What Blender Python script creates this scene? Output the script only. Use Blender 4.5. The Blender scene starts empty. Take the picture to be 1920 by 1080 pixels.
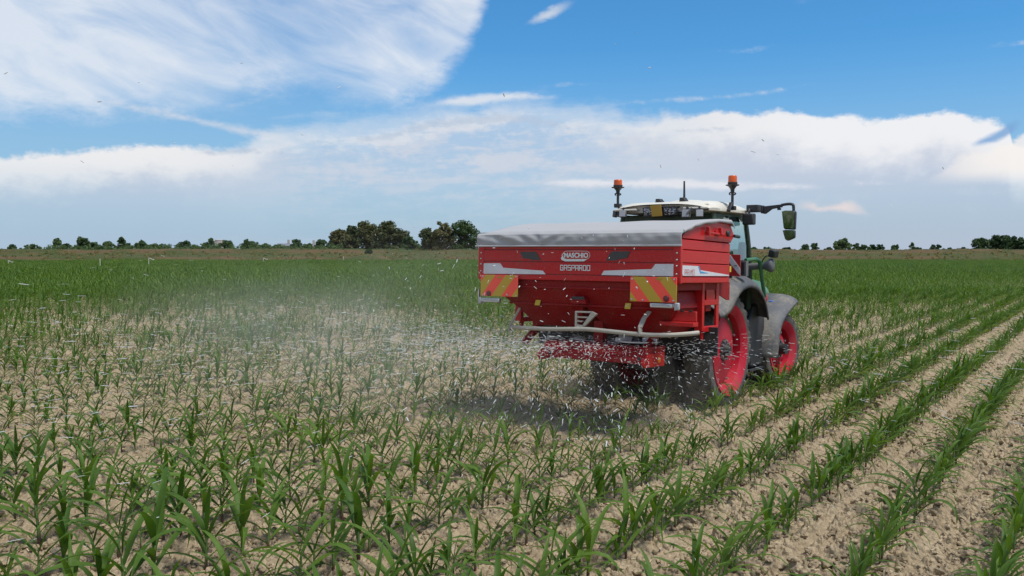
import bpy, bmesh, math, random
import numpy as np
from mathutils import Vector, Matrix, Euler

sc = bpy.context.scene
COL = sc.collection
R = math.radians

# ------------------------------------------------------------------ camera
# world frame: +Y is the direction of the maize rows and of travel, +X to its right, Z up
FPX, CAM_H = 1600.0, 2.23
YAW, PITCH = math.atan2(2094 - 960, FPX), math.atan2(70, FPX)
FW = np.array([-math.sin(YAW) * math.cos(PITCH), math.cos(YAW) * math.cos(PITCH), -math.sin(PITCH)])
RT = np.array([math.cos(YAW), math.sin(YAW), 0.0])
UPV = np.cross(RT, FW)
CAMP = np.array([0.0, 0.0, CAM_H])
FH = np.array([-math.sin(YAW), math.cos(YAW)])      # horizontal forward

cam_d = bpy.data.cameras.new('camera')
cam = bpy.data.objects.new('camera', cam_d)
COL.objects.link(cam)
cam.matrix_world = Matrix(((RT[0], UPV[0], -FW[0], CAMP[0]), (RT[1], UPV[1], -FW[1], CAMP[1]),
                           (RT[2], UPV[2], -FW[2], CAMP[2]), (0, 0, 0, 1)))
cam_d.sensor_width = 36.0
cam_d.lens = 36.0 * FPX / 1920.0
cam_d.clip_start, cam_d.clip_end = 0.05, 20000
sc.camera = cam

def ray(x, y):
    return FW * FPX + RT * (x - 960) + UPV * (540 - y)
def at(x, y, axis, v):
    """the real point on the plane axis = v that the photograph shows at pixel x, y"""
    r = ray(x, y); k = 'XYZ'.index(axis)
    return CAMP + r * ((v - CAMP[k]) / r[k])
def proj(p):
    d = np.asarray(p, float) - CAMP
    z = d @ FW
    return 960 + FPX * (d @ RT) / z, 540 - FPX * (d @ UPV) / z, z
def spot(px, dist):
    """a ground point dist metres ahead, seen at picture column px"""
    q = FH * dist + RT[:2] * (px - 960) / FPX * dist
    return float(q[0]), float(q[1])

# ------------------------------------------------------------------ exposure, sky and sun
sc.view_settings.view_transform = 'Standard'
sc.view_settings.look = 'None'
sc.view_settings.exposure = 0.50
sc.view_settings.gamma = 1.0
sc.view_settings.use_curve_mapping = False
sc.cycles.max_bounces = 8
sc.cycles.transparent_max_bounces = 12
sc.cycles.volume_bounces = 1
sc.cycles.caustics_reflective = False
sc.cycles.caustics_refractive = False

SUN = Vector((0.42, 0.02, 0.91)).normalized()
sun_d = bpy.data.lights.new('sun', 'SUN')
sun_d.energy = 2.75
sun_d.angle = R(20)
sun_d.color = (1.0, 0.95, 0.86)
sun = bpy.data.objects.new('sun', sun_d)
COL.objects.link(sun)
sun.rotation_euler = SUN.to_track_quat('Z', 'Y').to_euler()

class NT:
    """a small writer for node trees"""
    def __init__(s, tree):
        s.t = tree; s.n = tree.nodes; s.l = tree.links
    def new(s, typ, **kw):
        n = s.n.new(typ)
        for k, v in kw.items(): setattr(n, k, v)
        return n
    def put(s, sock, v):
        if v is None: return
        if hasattr(v, 'is_output'): s.l.new(v, sock)
        elif isinstance(v, (tuple, list)) and sock.type == 'RGBA' and len(v) == 3: sock.default_value = (*v, 1)
        else: sock.default_value = v
    def m(s, op, a, b=None, c=None, clamp=False):
        n = s.new('ShaderNodeMath', operation=op, use_clamp=clamp)
        for i, v in enumerate((a, b, c)): s.put(n.inputs[i], v)
        return n.outputs[0]
    def vm(s, op, a, b=None):
        n = s.new('ShaderNodeVectorMath', operation=op)
        s.put(n.inputs[0], a); s.put(n.inputs[1], b)
        return n.outputs['Value'] if op in ('DOT_PRODUCT', 'LENGTH') else n.outputs[0]
    def noise(s, vec, scale, detail=4, rough=0.55, dist=0.0, dim='3D'):
        n = s.new('ShaderNodeTexNoise', noise_dimensions=dim)
        s.put(n.inputs['Vector'], vec)
        n.inputs['Scale'].default_value = scale; n.inputs['Detail'].default_value = detail
        n.inputs['Roughness'].default_value = rough; n.inputs['Distortion'].default_value = dist
        return n.outputs['Fac']
    def ss(s, v, a, b, lo=0.0, hi=1.0):
        n = s.new('ShaderNodeMapRange', interpolation_type='SMOOTHSTEP')
        s.put(n.inputs['Value'], v); s.put(n.inputs['From Min'], a); s.put(n.inputs['From Max'], b)
        n.inputs['To Min'].default_value = lo; n.inputs['To Max'].default_value = hi
        return n.outputs[0]
    def mix(s, f, a, b, blend='MIX'):
        n = s.new('ShaderNodeMix', data_type='RGBA', blend_type=blend)
        s.put(n.inputs['Factor'], f); s.put(n.inputs['A'], None)
        s.put(n.inputs[6], a); s.put(n.inputs[7], b)
        return n.outputs[2]
    def comb(s, x, y, z=0.0):
        n = s.new('ShaderNodeCombineXYZ')
        for i, v in enumerate((x, y, z)): s.put(n.inputs[i], v)
        return n.outputs[0]
    def curve(s, v, pts):
        n = s.new('ShaderNodeFloatCurve')
        c = n.mapping.curves[0]
        pts = sorted(pts)
        while len(c.points) < len(pts): c.points.new(0.5, 0.5)
        for p, (x, y) in zip(c.points, pts):
            p.location = (x, y); p.handle_type = 'AUTO_CLAMPED'
        n.mapping.use_clip = False
        n.mapping.update()
        s.put(n.inputs['Value'], v)
        return n.outputs[0]

world = bpy.data.worlds.new('World')
sc.world = world
world.use_nodes = True
W = NT(world.node_tree)
W.n.clear()
geo = W.new('ShaderNodeTexCoord').outputs['Generated']
def azel(x, y):
    """compass angle and height in the sky (degrees) of a pixel: the clouds stand at these directions"""
    d = ray(x, y); d = d / np.linalg.norm(d)
    return math.degrees(math.atan2(d @ RT, d[0] * FH[0] + d[1] * FH[1])), math.degrees(math.asin(d[2]))
d_r = W.vm('DOT_PRODUCT', geo, tuple(RT))
d_f = W.vm('DOT_PRODUCT', geo, (float(FH[0]), float(FH[1]), 0.0))
d_z = W.new('ShaderNodeSeparateXYZ'); W.l.new(geo, d_z.inputs[0]); d_z = d_z.outputs[2]
AZ = W.m('MULTIPLY', W.m('ARCTAN2', d_r, d_f), 57.29578)
EL = W.m('MULTIPLY', W.m('ARCSINE', d_z), 57.29578)
SN = W.m('DIVIDE', W.m('ADD', AZ, 40.0), 80.0)                 # -40..40 degrees -> 0..1
def edge(pts):
    """height in degrees of a cloud edge along the compass, from pixels"""
    q = [((azel(x, y)[0] + 40) / 80, azel(x, y)[1] / 30) for x, y in pts]
    return W.m('MULTIPLY', W.curve(SN, q), 30.0)
sky_t = W.new('ShaderNodeTexSky', sky_type='NISHITA')
sky_t.sun_disc = False
sky_t.sun_elevation = math.asin(SUN.z)
sky_t.sun_rotation = math.atan2(SUN.x, SUN.y)
sky_t.air_density, sky_t.dust_density, sky_t.ozone_density = 1.0, 0.6, 2.0
sky = W.mix(1.0, sky_t.outputs[0], (0.031, 0.074, 0.101), 'MULTIPLY')     # strength about 0.1, a cooler white balance
# noises in compass/height space
V = W.comb(AZ, W.m('MULTIPLY', EL, 2.2))
n_big = W.noise(V, 0.10, 6, 0.6)
n_mid = W.noise(V, 0.33, 7, 0.62, 0.3)
n_fine = W.noise(W.comb(AZ, W.m('MULTIPLY', EL, 1.6)), 1.3, 6, 0.62, 0.2)
streak = W.noise(W.comb(W.m('SUBTRACT', W.m('MULTIPLY', AZ, 0.8), W.m('MULTIPLY', EL, 0.35)), W.m('ADD', W.m('MULTIPLY', EL, 2.4), W.m('MULTIPLY', AZ, 0.85))), 0.15, 6, 0.55, 0.5)
bil = W.new('ShaderNodeTexNoise', noise_dimensions='3D'); W.l.new(W.comb(AZ, W.m('MULTIPLY', EL, 1.4)), bil.inputs['Vector'])
bil.inputs['Scale'].default_value = 0.55; bil.inputs['Detail'].default_value = 6; bil.inputs['Roughness'].default_value = 0.58
bil = bil.outputs['Fac']
n_lay = W.noise(W.comb(W.m('MULTIPLY', AZ, 0.5), W.m('SUBTRACT', W.m('MULTIPLY', EL, 2.6), W.m('MULTIPLY', AZ, 0.12))), 0.36, 7, 0.6, 0.35)
c_mid = W.m('SUBTRACT', n_mid, 0.5); c_fine = W.m('SUBTRACT', n_fine, 0.5); c_bil = W.m('SUBTRACT', bil, 0.5)
def add(*v):
    o = v[0]
    for q in v[1:]: o = W.m('ADD', o, q)
    return o
def mul(*v):
    o = v[0]
    for q in v[1:]: o = W.m('MULTIPLY', o, q)
    return o
# pale air towards the horizon
hzr = W.m('SUBTRACT', 1.0, W.m('DIVIDE', EL, W.m('ADD', 13.5, mul(W.ss(AZ, -2.0, -24.0), 8.0))), clamp=True)
hz = W.m('POWER', hzr, 1.45)
sky = W.mix(mul(hz, 0.92), sky, W.mix(W.ss(AZ, -20.0, 22.0), (0.270, 0.362, 0.470), (0.318, 0.362, 0.455)))
# high thin cloud over the unseen upper dome, so that the light from above stays white
sky = W.mix(mul(W.ss(EL, 19.0, 34.0), W.ss(n_big, 0.35, 0.6), 0.6), sky, (0.45, 0.48, 0.52))
# the big fibrous sheet
botA = edge([(0, 215), (200, 205), (380, 205), (470, 180), (560, 165), (700, 200), (790, 175), (850, 120), (890, 60), (915, 0), (960, -130), (1100, -260), (1300, -300)])
rightA = W.ss(AZ, azel(1300, 0)[0], azel(905, 0)[0])
mA = W.ss(add(W.m('SUBTRACT', EL, botA), mul(c_mid, 3.0), mul(c_fine, 1.1)), -1.0, 1.5)
dens = add(0.46, mul(W.m('SUBTRACT', streak, 0.5), 1.9), mul(W.ss(AZ, -14.0, -30.0), 0.4), mul(W.ss(AZ, -10.0, -4.0), 0.32))
dens = W.m('MINIMUM', W.m('MAXIMUM', dens, 0.12), 0.9)
mA = mul(mA, dens, rightA, W.ss(EL, 30.0, 20.0))
sky = W.mix(mA, sky, (0.525, 0.565, 0.625))
# a slanting streak below the sheet
def band(top, bot, soft=0.35, rag=1.0, x0=None, x1=None, fade=2.0):
    t, b = edge(top), edge(bot)
    r = add(mul(c_mid, 1.5 * rag), mul(c_fine, 0.9 * rag))
    v = mul(W.ss(add(W.m('SUBTRACT', t, EL), r), 0.0, soft), W.ss(add(W.m('SUBTRACT', EL, b), r), 0.0, soft))
    if x0 is not None: v = mul(v, W.ss(AZ, azel(x0, 300)[0], azel(x0, 300)[0] + fade))
    if x1 is not None: v = mul(v, W.ss(AZ, azel(x1, 300)[0], azel(x1, 300)[0] - fade))
    return v
WHITE, PALE, GREY = (0.61, 0.605, 0.61), (0.47, 0.505, 0.56), (0.40, 0.435, 0.515)
sB = band([(150, 181), (250, 190), (350, 210), (440, 228), (540, 245)], [(150, 186), (250, 212), (350, 234), (440, 256), (540, 275)], 0.5, 0.5, 140, 560, 2.5)
sky = W.mix(mul(sB, 0.72), sky, PALE)
# the wide bank: a white crest that greys and thins towards the horizon
topD = edge([(-200, 300), (0, 290), (150, 277), (300, 267), (420, 272), (490, 240), (570, 214), (700, 208), (800, 187), (900, 175), (1000, 172), (1100, 186), (1250, 205), (1350, 206), (1450, 203), (1540, 213), (1620, 216), (1690, 214), (1740, 203), (1775, 199), (1830, 213), (1878, 222), (1891, 230), (1899, 266), (1925, 270), (2100, 262)])
below = add(W.m('SUBTRACT', topD, EL), mul(c_bil, 1.3), mul(c_fine, 0.55))
veil = mul(W.ss(AZ, azel(400, 300)[0], azel(540, 300)[0]), W.ss(AZ, azel(1360, 300)[0], azel(1080, 300)[0]))
below = add(below, mul(veil, add(mul(W.m('SUBTRACT', n_lay, 0.5), 3.2), 0.25)))
mD = W.ss(below, 0.0, add(0.45, mul(veil, 1.7)))
depth = W.m('SUBTRACT', topD, EL)
tone = add(W.ss(depth, 0.3, 3.6), mul(c_bil, 1.1), mul(c_fine, 0.35))
colD = W.mix(W.ss(tone, 0.15, 1.0), WHITE, GREY)
crest = add(W.ss(AZ, azel(1250, 300)[0], azel(1450, 300)[0]), W.ss(AZ, azel(520, 300)[0], azel(280, 300)[0]))
colD = W.mix(mul(W.m('SUBTRACT', 1.0, crest, clamp=True), 0.45), colD, PALE)
# the brighter right-hand anvil stays white deeper down
anv = mul(W.ss(AZ, azel(1340, 300)[0], azel(1560, 300)[0]), W.ss(add(depth, mul(c_bil, 3.0)), 4.2, 1.4), 0.85)
colD = W.mix(anv, colD, (0.63, 0.63, 0.645))
low = W.ss(EL, azel(960, 440)[1], azel(960, 300)[1])
thin = mul(W.ss(AZ, azel(430, 300)[0], azel(620, 300)[0]), W.ss(AZ, azel(1330, 300)[0], azel(1000, 300)[0]), W.ss(add(n_lay, mul(c_fine, 0.35)), 0.36, 0.62))
sky = W.mix(mul(mD, add(0.22, mul(low, 0.74)), W.m('SUBTRACT', 1.0, mul(thin, 0.5))), sky, colD)
# the blue notch below the anvil's tip
notch = band([(1780, 282), (1830, 260), (1875, 238), (1893, 226), (1925, 215)], [(1780, 290), (1830, 278), (1862, 273), (1890, 260), (1925, 240)], 0.4, 0.2, 1812, 1918, 0.7)
sky = W.mix(mul(notch, 0.9), sky, (0.15, 0.285, 0.49))
# grey scud in front of the bank
for top, bot, x0, x1, k in (
        ([(560, 262), (700, 250), (850, 215), (960, 212), (1080, 232)], [(560, 268), (700, 268), (850, 240), (960, 236), (1080, 245)], 560, 1090, 0.50),
        ([(360, 283), (470, 276), (560, 287)], [(360, 288), (470, 292), (560, 295)], 350, 580, 0.75),
        ([(1230, 245), (1300, 240), (1390, 235)], [(1230, 250), (1300, 249), (1390, 246)], 1235, 1385, 0.55),
        ([(140, 322), (210, 320), (280, 325)], [(140, 327), (210, 330), (280, 331)], 140, 285, 0.45),
        ([(1450, 283), (1490, 283), (1530, 288)], [(1450, 288), (1490, 292), (1530, 292)], 1455, 1530, 0.40)):
    sky = W.mix(mul(band(top, bot, 0.4, 0.8, x0, x1, 1.5), k), sky, (0.33, 0.39, 0.48))
# cumulus heads low on the right
topE = edge([(1640, 400), (1700, 345), (1755, 318), (1790, 292), (1822, 283), (1850, 276), (1885, 258), (1925, 236), (2000, 205), (2100, 190)])
mE = mul(W.ss(add(W.m('SUBTRACT', topE, EL), mul(c_bil, 2.2), mul(c_fine, 0.8)), 0.0, 0.7), W.ss(EL, azel(1800, 352)[1], azel(1800, 318)[1]), W.ss(AZ, azel(1690, 330)[0], azel(1850, 330)[0]))
sky = W.mix(mul(mE, 0.8), sky, (0.66, 0.63, 0.61))
# flat white bands and small clouds
for top, bot, x0, x1, k, c in (
        ([(960, 345), (1060, 334), (1200, 330), (1350, 334), (1540, 345)], [(960, 350), (1060, 352), (1200, 357), (1350, 360), (1540, 358)], 970, 1560, 0.85, (0.54, 0.55, 0.59)),
        ([(1560, 340), (1620, 333), (1700, 342)], [(1560, 347), (1620, 349), (1700, 350)], 1565, 1700, 0.8, (0.56, 0.56, 0.59)),
        ([(1480, 392), (1510, 372), (1545, 382), (1590, 374), (1640, 402)], [(1480, 398), (1510, 400), (1545, 402), (1590, 406), (1640, 416)], 1480, 1650, 0.7, (0.56, 0.50, 0.50)),
                ([(790, 192), (860, 174), (960, 170), (1070, 180)], [(790, 203), (860, 204), (960, 192), (1070, 188)], 780, 1075, 0.5, WHITE),
        ([(975, 46), (1010, 20), (1080, -8)], [(975, 52), (1010, 48), (1080, 12)], 968, 1085, 0.62, PALE),
        ([(1320, 92), (1390, 88), (1470, 78)], [(1320, 96), (1390, 103), (1470, 88)], 1322, 1470, 0.6, PALE),
        ([(1830, 94), (1880, 77), (1960, 70)], [(1830, 98), (1880, 90), (1960, 84)], 1830, 1990, 0.6, PALE),
        ([(1470, 2), (1500, -4), (1540, -12)], [(1470, 8), (1500, 12), (1540, 2)], 1475, 1540, 0.5, PALE),
        ([(1000, 160), (1070, 152), (1150, 154)], [(1000, 166), (1070, 165), (1150, 159)], 1000, 1150, 0.65, PALE),
        ([(1200, 186), (1310, 178), (1420, 168), (1545, 152)], [(1200, 196), (1310, 192), (1420, 180), (1545, 157)], 1150, 1550, 0.65, PALE),
        ([(1280, 203), (1340, 192), (1400, 190)], [(1280, 206), (1340, 201), (1400, 196)], 1270, 1400, 0.55, PALE),
        ([(380, 205), (460, 185), (520, 172)], [(380, 212), (460, 200), (520, 182)], 380, 520, 0.45, PALE)):
    sky = W.mix(mul(band(top, bot, 0.45, 0.45 if k > 0.5 else 0.35, x0, x1, 2.2), min(1.0, k*1.35)), sky, c)
bg = W.new('ShaderNodeBackground')
W.l.new(sky, bg.inputs[0]); bg.inputs[1].default_value = 1.0
W.l.new(bg.outputs[0], W.new('ShaderNodeOutputWorld').inputs[0])
world.cycles.sampling_method = 'MANUAL'
world.cycles.sample_map_resolution = 512

# ------------------------------------------------------------------ materials
MATS = {}
def material(name):
    m = bpy.data.materials.new(name); m.use_nodes = True
    t = NT(m.node_tree); t.n.clear()
    o = t.new('ShaderNodeOutputMaterial')
    MATS[name] = m
    return m, t, o
def princ(t, color, rough=0.5, metal=0.0, spec=0.5, normal=None, coat=0.0):
    p = t.new('ShaderNodeBsdfPrincipled')
    t.put(p.inputs['Base Color'], color); t.put(p.inputs['Roughness'], rough)
    p.inputs['Metallic'].default_value = metal
    p.inputs['Specular IOR Level'].default_value = spec
    p.inputs['Coat Weight'].default_value = coat
    if normal is not None: t.l.new(normal, p.inputs['Normal'])
    return p
def bump(t, h, strength=0.3, dist=0.01):
    b = t.new('ShaderNodeBump'); b.inputs['Strength'].default_value = strength; b.inputs['Distance'].default_value = dist
    t.l.new(h, b.inputs['Height'])
    return b.outputs[0]
def paint(name, col, rough=0.4, dirt=0.25, dirtcol=(0.30, 0.24, 0.17), scale=3.0, metal=0.0, spec=0.5, coat=0.0, speck=0.0):
    m, t, o = material(name)
    tc = t.new('ShaderNodeTexCoord').outputs['Object']
    n1 = t.noise(tc, scale, 7, 0.65, 0.4)
    n2 = t.noise(tc, scale * 9, 4, 0.6)
    k = t.m('MULTIPLY', t.ss(t.m('ADD', n1, t.m('MULTIPLY', n2, 0.35)), 0.55, 0.95), dirt)
    c = t.mix(k, tuple(col), dirtcol)
    c = t.mix(t.m('MULTIPLY', t.m('SUBTRACT', n2, 0.5), 0.25, clamp=True), c, (0.02, 0.02, 0.02))
    if speck:
        n3 = t.noise(tc, 120, 2, 0.5)
        c = t.mix(t.m('MULTIPLY', t.ss(n3, 0.66, 0.72), speck), c, (0.5, 0.47, 0.43))
    r = t.m('ADD', rough, t.m('MULTIPLY', k, 0.5))
    p = princ(t, c, r, metal, spec, bump(t, n2, 0.04, 0.01), coat)
    t.l.new(p.outputs[0], o.inputs[0])
    return m
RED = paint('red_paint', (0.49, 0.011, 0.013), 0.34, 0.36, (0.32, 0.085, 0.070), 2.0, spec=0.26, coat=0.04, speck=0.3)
RED_D = paint('red_paint_shaded', (0.27, 0.008, 0.010), 0.5, 0.4, (0.22, 0.075, 0.055), 3.0, spec=0.18, speck=0.4)  # darker copy of the red: shade under the hopper put into the colour
RIM = paint('red_rim_paint', (0.46, 0.013, 0.034), 0.5, 0.45, (0.32, 0.12, 0.10), 3.0, spec=0.25, speck=0.2)
CREAM = paint('cream_roof_paint', (0.66, 0.63, 0.55), 0.45, 0.5, (0.40, 0.34, 0.25), 3.0)
GREEN = paint('green_body_paint', (0.035, 0.17, 0.07), 0.35, 0.3, (0.25, 0.22, 0.15), 3.0)
DGREEN = paint('dark_green_frame_paint', (0.015, 0.05, 0.025), 0.45, 0.2)
BLACK = paint('black_plastic', (0.022, 0.024, 0.028), 0.5, 0.25, (0.15, 0.13, 0.10), 5.0)
GREYP = paint('grey_plastic', (0.105, 0.115, 0.13), 0.55, 0.45, (0.30, 0.26, 0.20), 4.0)
FENDER = paint('dusty_fender_plastic', (0.085, 0.088, 0.095), 0.6, 0.85, (0.33, 0.285, 0.22), 2.6, speck=0.0)
RUBBER = paint('dusty_rubber', (0.075, 0.074, 0.072), 0.9, 0.8, (0.25, 0.225, 0.185), 6.0, spec=0.2)
STEEL = paint('zinc_steel', (0.55, 0.56, 0.58), 0.38, 0.2, metal=0.9)
BEIGE = paint('dusty_galvanised_tube', (0.42, 0.39, 0.33), 0.6, 0.5, (0.36, 0.30, 0.22))
WHITEP = paint('white_decal', (0.66, 0.66, 0.69), 0.4, 0.2, scale=5)
BADGE = paint('pale_mint_lettering', (0.70, 0.76, 0.74), 0.45, 0.1)
BLUE = paint('blue_decal', (0.02, 0.30, 0.62), 0.4, 0.05)
PRINT_RED = paint('red_print', (0.50, 0.03, 0.03), 0.4, 0.0)
PANE_D = paint('grey_plastic_window', (0.045, 0.042, 0.043), 0.5, 0.15, (0.2, 0.18, 0.16))
YELLOW = paint('yellow_sticker', (0.62, 0.45, 0.03), 0.5, 0.2)
OCHRE = paint('ochre_plate', (0.40, 0.235, 0.02), 0.5, 0.1)
DKRED = paint('dark_red_reflector', (0.10, 0.008, 0.015), 0.25, 0.1)
ORANGE_R = paint('orange_reflector', (0.75, 0.22, 0.01), 0.3, 0.0)
BLUECAP = paint('blue_cap', (0.03, 0.14, 0.45), 0.4, 0.1)
GRANULE = paint('white_granule', (0.58, 0.60, 0.60), 0.7, 0.0)
STAKE = paint('white_stake', (0.62, 0.60, 0.56), 0.7, 0.2)

def tarp_mat():
    m, t, o = material('grey_tarpaulin')
    tc = t.new('ShaderNodeTexCoord').outputs['Object']
    n = t.noise(tc, 2.2, 6, 0.6)
    n2 = t.noise(tc, 90, 2, 0.5)
    c = t.mix(t.m('MULTIPLY', t.ss(n, 0.45, 0.75), 0.35), (0.37, 0.37, 0.38), (0.35, 0.335, 0.30))
    p = princ(t, c, 0.85, 0, 0.15, bump(t, t.m('ADD', t.m('MULTIPLY', n2, 0.05), n), 0.15, 0.04))
    t.l.new(p.outputs[0], o.inputs[0])
    return m
TARP = tarp_mat()

def chevron(name, lean):
    m, t, o = material(name)
    tc = t.new('ShaderNodeTexCoord').outputs['Object']
    sp = t.new('ShaderNodeSeparateXYZ'); t.l.new(tc, sp.inputs[0])
    v = t.m('ADD', t.m('MULTIPLY', sp.outputs[0], lean / 0.32), t.m('MULTIPLY', sp.outputs[2], -0.82 / 0.32))
    k = t.m('LESS_THAN', t.m('FRACT', t.m('ADD', v, 10.03)), 0.5)
    n = t.noise(tc, 5, 5, 0.6)
    red = t.mix(t.m('MULTIPLY', n, 0.25), (0.95, 0.075, 0.045), (0.85, 0.11, 0.06))
    yel = t.mix(t.m('MULTIPLY', n, 0.4), (0.52, 0.335, 0.018), (0.42, 0.27, 0.03))
    p = princ(t, t.mix(k, red, yel), 0.4)
    t.l.new(p.outputs[0], o.inputs[0])
    return m
CHEV_L, CHEV_R = chevron('chevron_board_facing_in', 1.0), chevron('chevron_board_facing_out', -1.0)

def lens_mat(name, col, rough=0.15, trans=0.0):
    m, t, o = material(name)
    p = princ(t, col, rough)
    p.inputs['Transmission Weight'].default_value = trans
    t.l.new(p.outputs[0], o.inputs[0])
    return m
AMBER = lens_mat('amber_lens', (0.60, 0.095, 0.008), 0.25)
LAMP = lens_mat('lamp_lens', (0.36, 0.37, 0.39), 0.2)
MIRROR_M, t, o = material('mirror_glass')
t.l.new(princ(t, (0.20, 0.29, 0.27), 0.04, 1.0).outputs[0], o.inputs[0])
GLASS, t, o = material('tinted_window_glass')
g = t.new('ShaderNodeBsdfGlossy'); g.inputs['Roughness'].default_value = 0.02; g.inputs['Color'].default_value = (0.8, 0.95, 0.95, 1)
tr = t.new('ShaderNodeBsdfTransparent'); tr.inputs['Color'].default_value = (0.60, 0.78, 0.76, 1)
fr = t.new('ShaderNodeFresnel'); fr.inputs['IOR'].default_value = 1.6
mx = t.new('ShaderNodeMixShader')
t.l.new(t.m('ADD', fr.outputs[0], 0.18), mx.inputs[0]); t.l.new(tr.outputs[0], mx.inputs[1]); t.l.new(g.outputs[0], mx.inputs[2]); t.l.new(mx.outputs[0], o.inputs[0])

def leaf_mat(name, c0, c1, trans=0.35, rough=0.45, scale=2.0, spec=0.4):
    m, t, o = material(name)
    tc = t.new('ShaderNodeTexCoord').outputs['Object']
    rnd = t.new('ShaderNodeObjectInfo').outputs['Random']
    gp = t.new('ShaderNodeNewGeometry')
    pos = gp.outputs['Position']
    n = t.noise(pos, scale, 4, 0.6)
    k = t.m('ADD', t.m('MULTIPLY', n, 0.7), t.m('MULTIPLY', rnd, 0.35))
    k = t.m('ADD', k, t.m('MULTIPLY', gp.outputs['Random Per Island'], 0.3))
    c = t.mix(t.ss(k, 0.35, 0.95), c0, c1)
    isl = gp.outputs['Random Per Island']
    if name == 'maize_leaf':
        c = t.mix(t.m('MULTIPLY', t.ss(isl, 0.90, 0.99), 0.75), c, (0.20, 0.19, 0.045))
        c = t.mix(t.m('MULTIPLY', t.ss(t.noise(pos, 14, 4, 0.7), 0.52, 0.78), 0.22), c, (0.24, 0.22, 0.15))
        wv = t.new('ShaderNodeTexNoise'); wv.inputs['Scale'].default_value = 60; wv.inputs['Detail'].default_value = 2
        t.l.new(tc, wv.inputs['Vector'])
        c = t.mix(t.m('MULTIPLY', t.ss(wv.outputs['Fac'], 0.45, 0.65), 0.25), c, (0.030, 0.085, 0.012))
    p = princ(t, c, rough, 0, spec)
    tl = t.new('ShaderNodeBsdfTranslucent')
    t.l.new(t.mix(1.0, c, (1.5, 1.6, 0.55), 'MULTIPLY'), tl.inputs['Color'])
    mx = t.new('ShaderNodeMixShader'); mx.inputs[0].default_value = trans
    t.l.new(p.outputs[0], mx.inputs[1]); t.l.new(tl.outputs[0], mx.inputs[2]); t.l.new(mx.outputs[0], o.inputs[0])
    return m
MAIZE = leaf_mat('maize_leaf', (0.042, 0.096, 0.012), (0.098, 0.170, 0.022), 0.32, 0.55, 0.6, 0.25)
def stalk_mat():
    m, t, o = material('maize_stalk')
    tc = t.new('ShaderNodeTexCoord').outputs['Object']
    sp = t.new('ShaderNodeSeparateXYZ'); t.l.new(tc, sp.inputs[0])
    n = t.noise(tc, 30, 3)
    h = t.m('ADD', sp.outputs[2], t.m('MULTIPLY', t.m('SUBTRACT', n, 0.5), 0.03))
    c = t.mix(t.ss(h, 0.01, 0.09), (0.085, 0.032, 0.028), (0.10, 0.17, 0.045))
    t.l.new(princ(t, c, 0.55).outputs[0], o.inputs[0])
    return m
STALK = stalk_mat()
TREE_A = leaf_mat('olive_tree_leaf', (0.046, 0.070, 0.030), (0.140, 0.128, 0.058), 0.2, 0.6, 0.25, 0.2)
TREE_B = leaf_mat('dark_tree_leaf', (0.030, 0.062, 0.026), (0.070, 0.112, 0.042), 0.2, 0.6, 0.25, 0.2)
TREE_C = leaf_mat('bush_leaf', (0.042, 0.084, 0.036), (0.10, 0.150, 0.060), 0.2, 0.6, 0.25, 0.2)
DRY = leaf_mat('dry_grass_blade', (0.16, 0.13, 0.045), (0.28, 0.20, 0.08), 0.2, 0.7, 0.4, 0.2)
BARK = paint('bark', (0.075, 0.055, 0.04), 0.9, 0.2, scale=8)
CONC = paint('pale_concrete', (0.42, 0.40, 0.38), 0.8, 0.3, (0.25, 0.22, 0.2), 1.0)
PLAST = paint('house_plaster', (0.40, 0.36, 0.32), 0.8, 0.3, (0.25, 0.22, 0.2), 1.0)
SLATE = paint('grey_roof_sheet', (0.16, 0.17, 0.20), 0.7, 0.2, scale=1.0)
WINDOWM = paint('dark_window', (0.03, 0.035, 0.04), 0.15, 0.0)

def soil_mat():
    m, t, o = material('dry_crumbly_soil')
    pos = t.new('ShaderNodeNewGeometry').outputs['Position']
    big = t.noise(pos, 0.35, 5, 0.6)
    mid = t.noise(pos, 5.0, 6, 0.65)
    fine = t.noise(pos, 38.0, 5, 0.7)
    vor = t.new('ShaderNodeTexVoronoi', feature='F1'); vor.inputs['Scale'].default_value = 26
    t.l.new(t.vm('ADD', pos, t.comb(t.m('MULTIPLY', fine, 0.03), t.m('MULTIPLY', mid, 0.03), 0.0)), vor.inputs['Vector'])
    c = t.mix(t.ss(mid, 0.3, 0.72), (0.298, 0.228, 0.146), (0.420, 0.332, 0.222))
    c = t.mix(t.m('MULTIPLY', t.ss(big, 0.45, 0.7), 0.4), c, (0.46, 0.37, 0.26))
    c = t.mix(t.m('MULTIPLY', t.ss(fine, 0.52, 0.70), 0.6), c, (0.17, 0.118, 0.072))
    h = t.m('ADD', t.m('MULTIPLY', fine, 0.6), t.m('MULTIPLY', t.m('SUBTRACT', 0.6, vor.outputs['Distance']), 0.9))
    p = princ(t, c, 0.95, 0, 0.15, bump(t, h, 0.9, 0.03))
    t.l.new(p.outputs[0], o.inputs[0])
    return m
SOIL = soil_mat()
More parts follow.
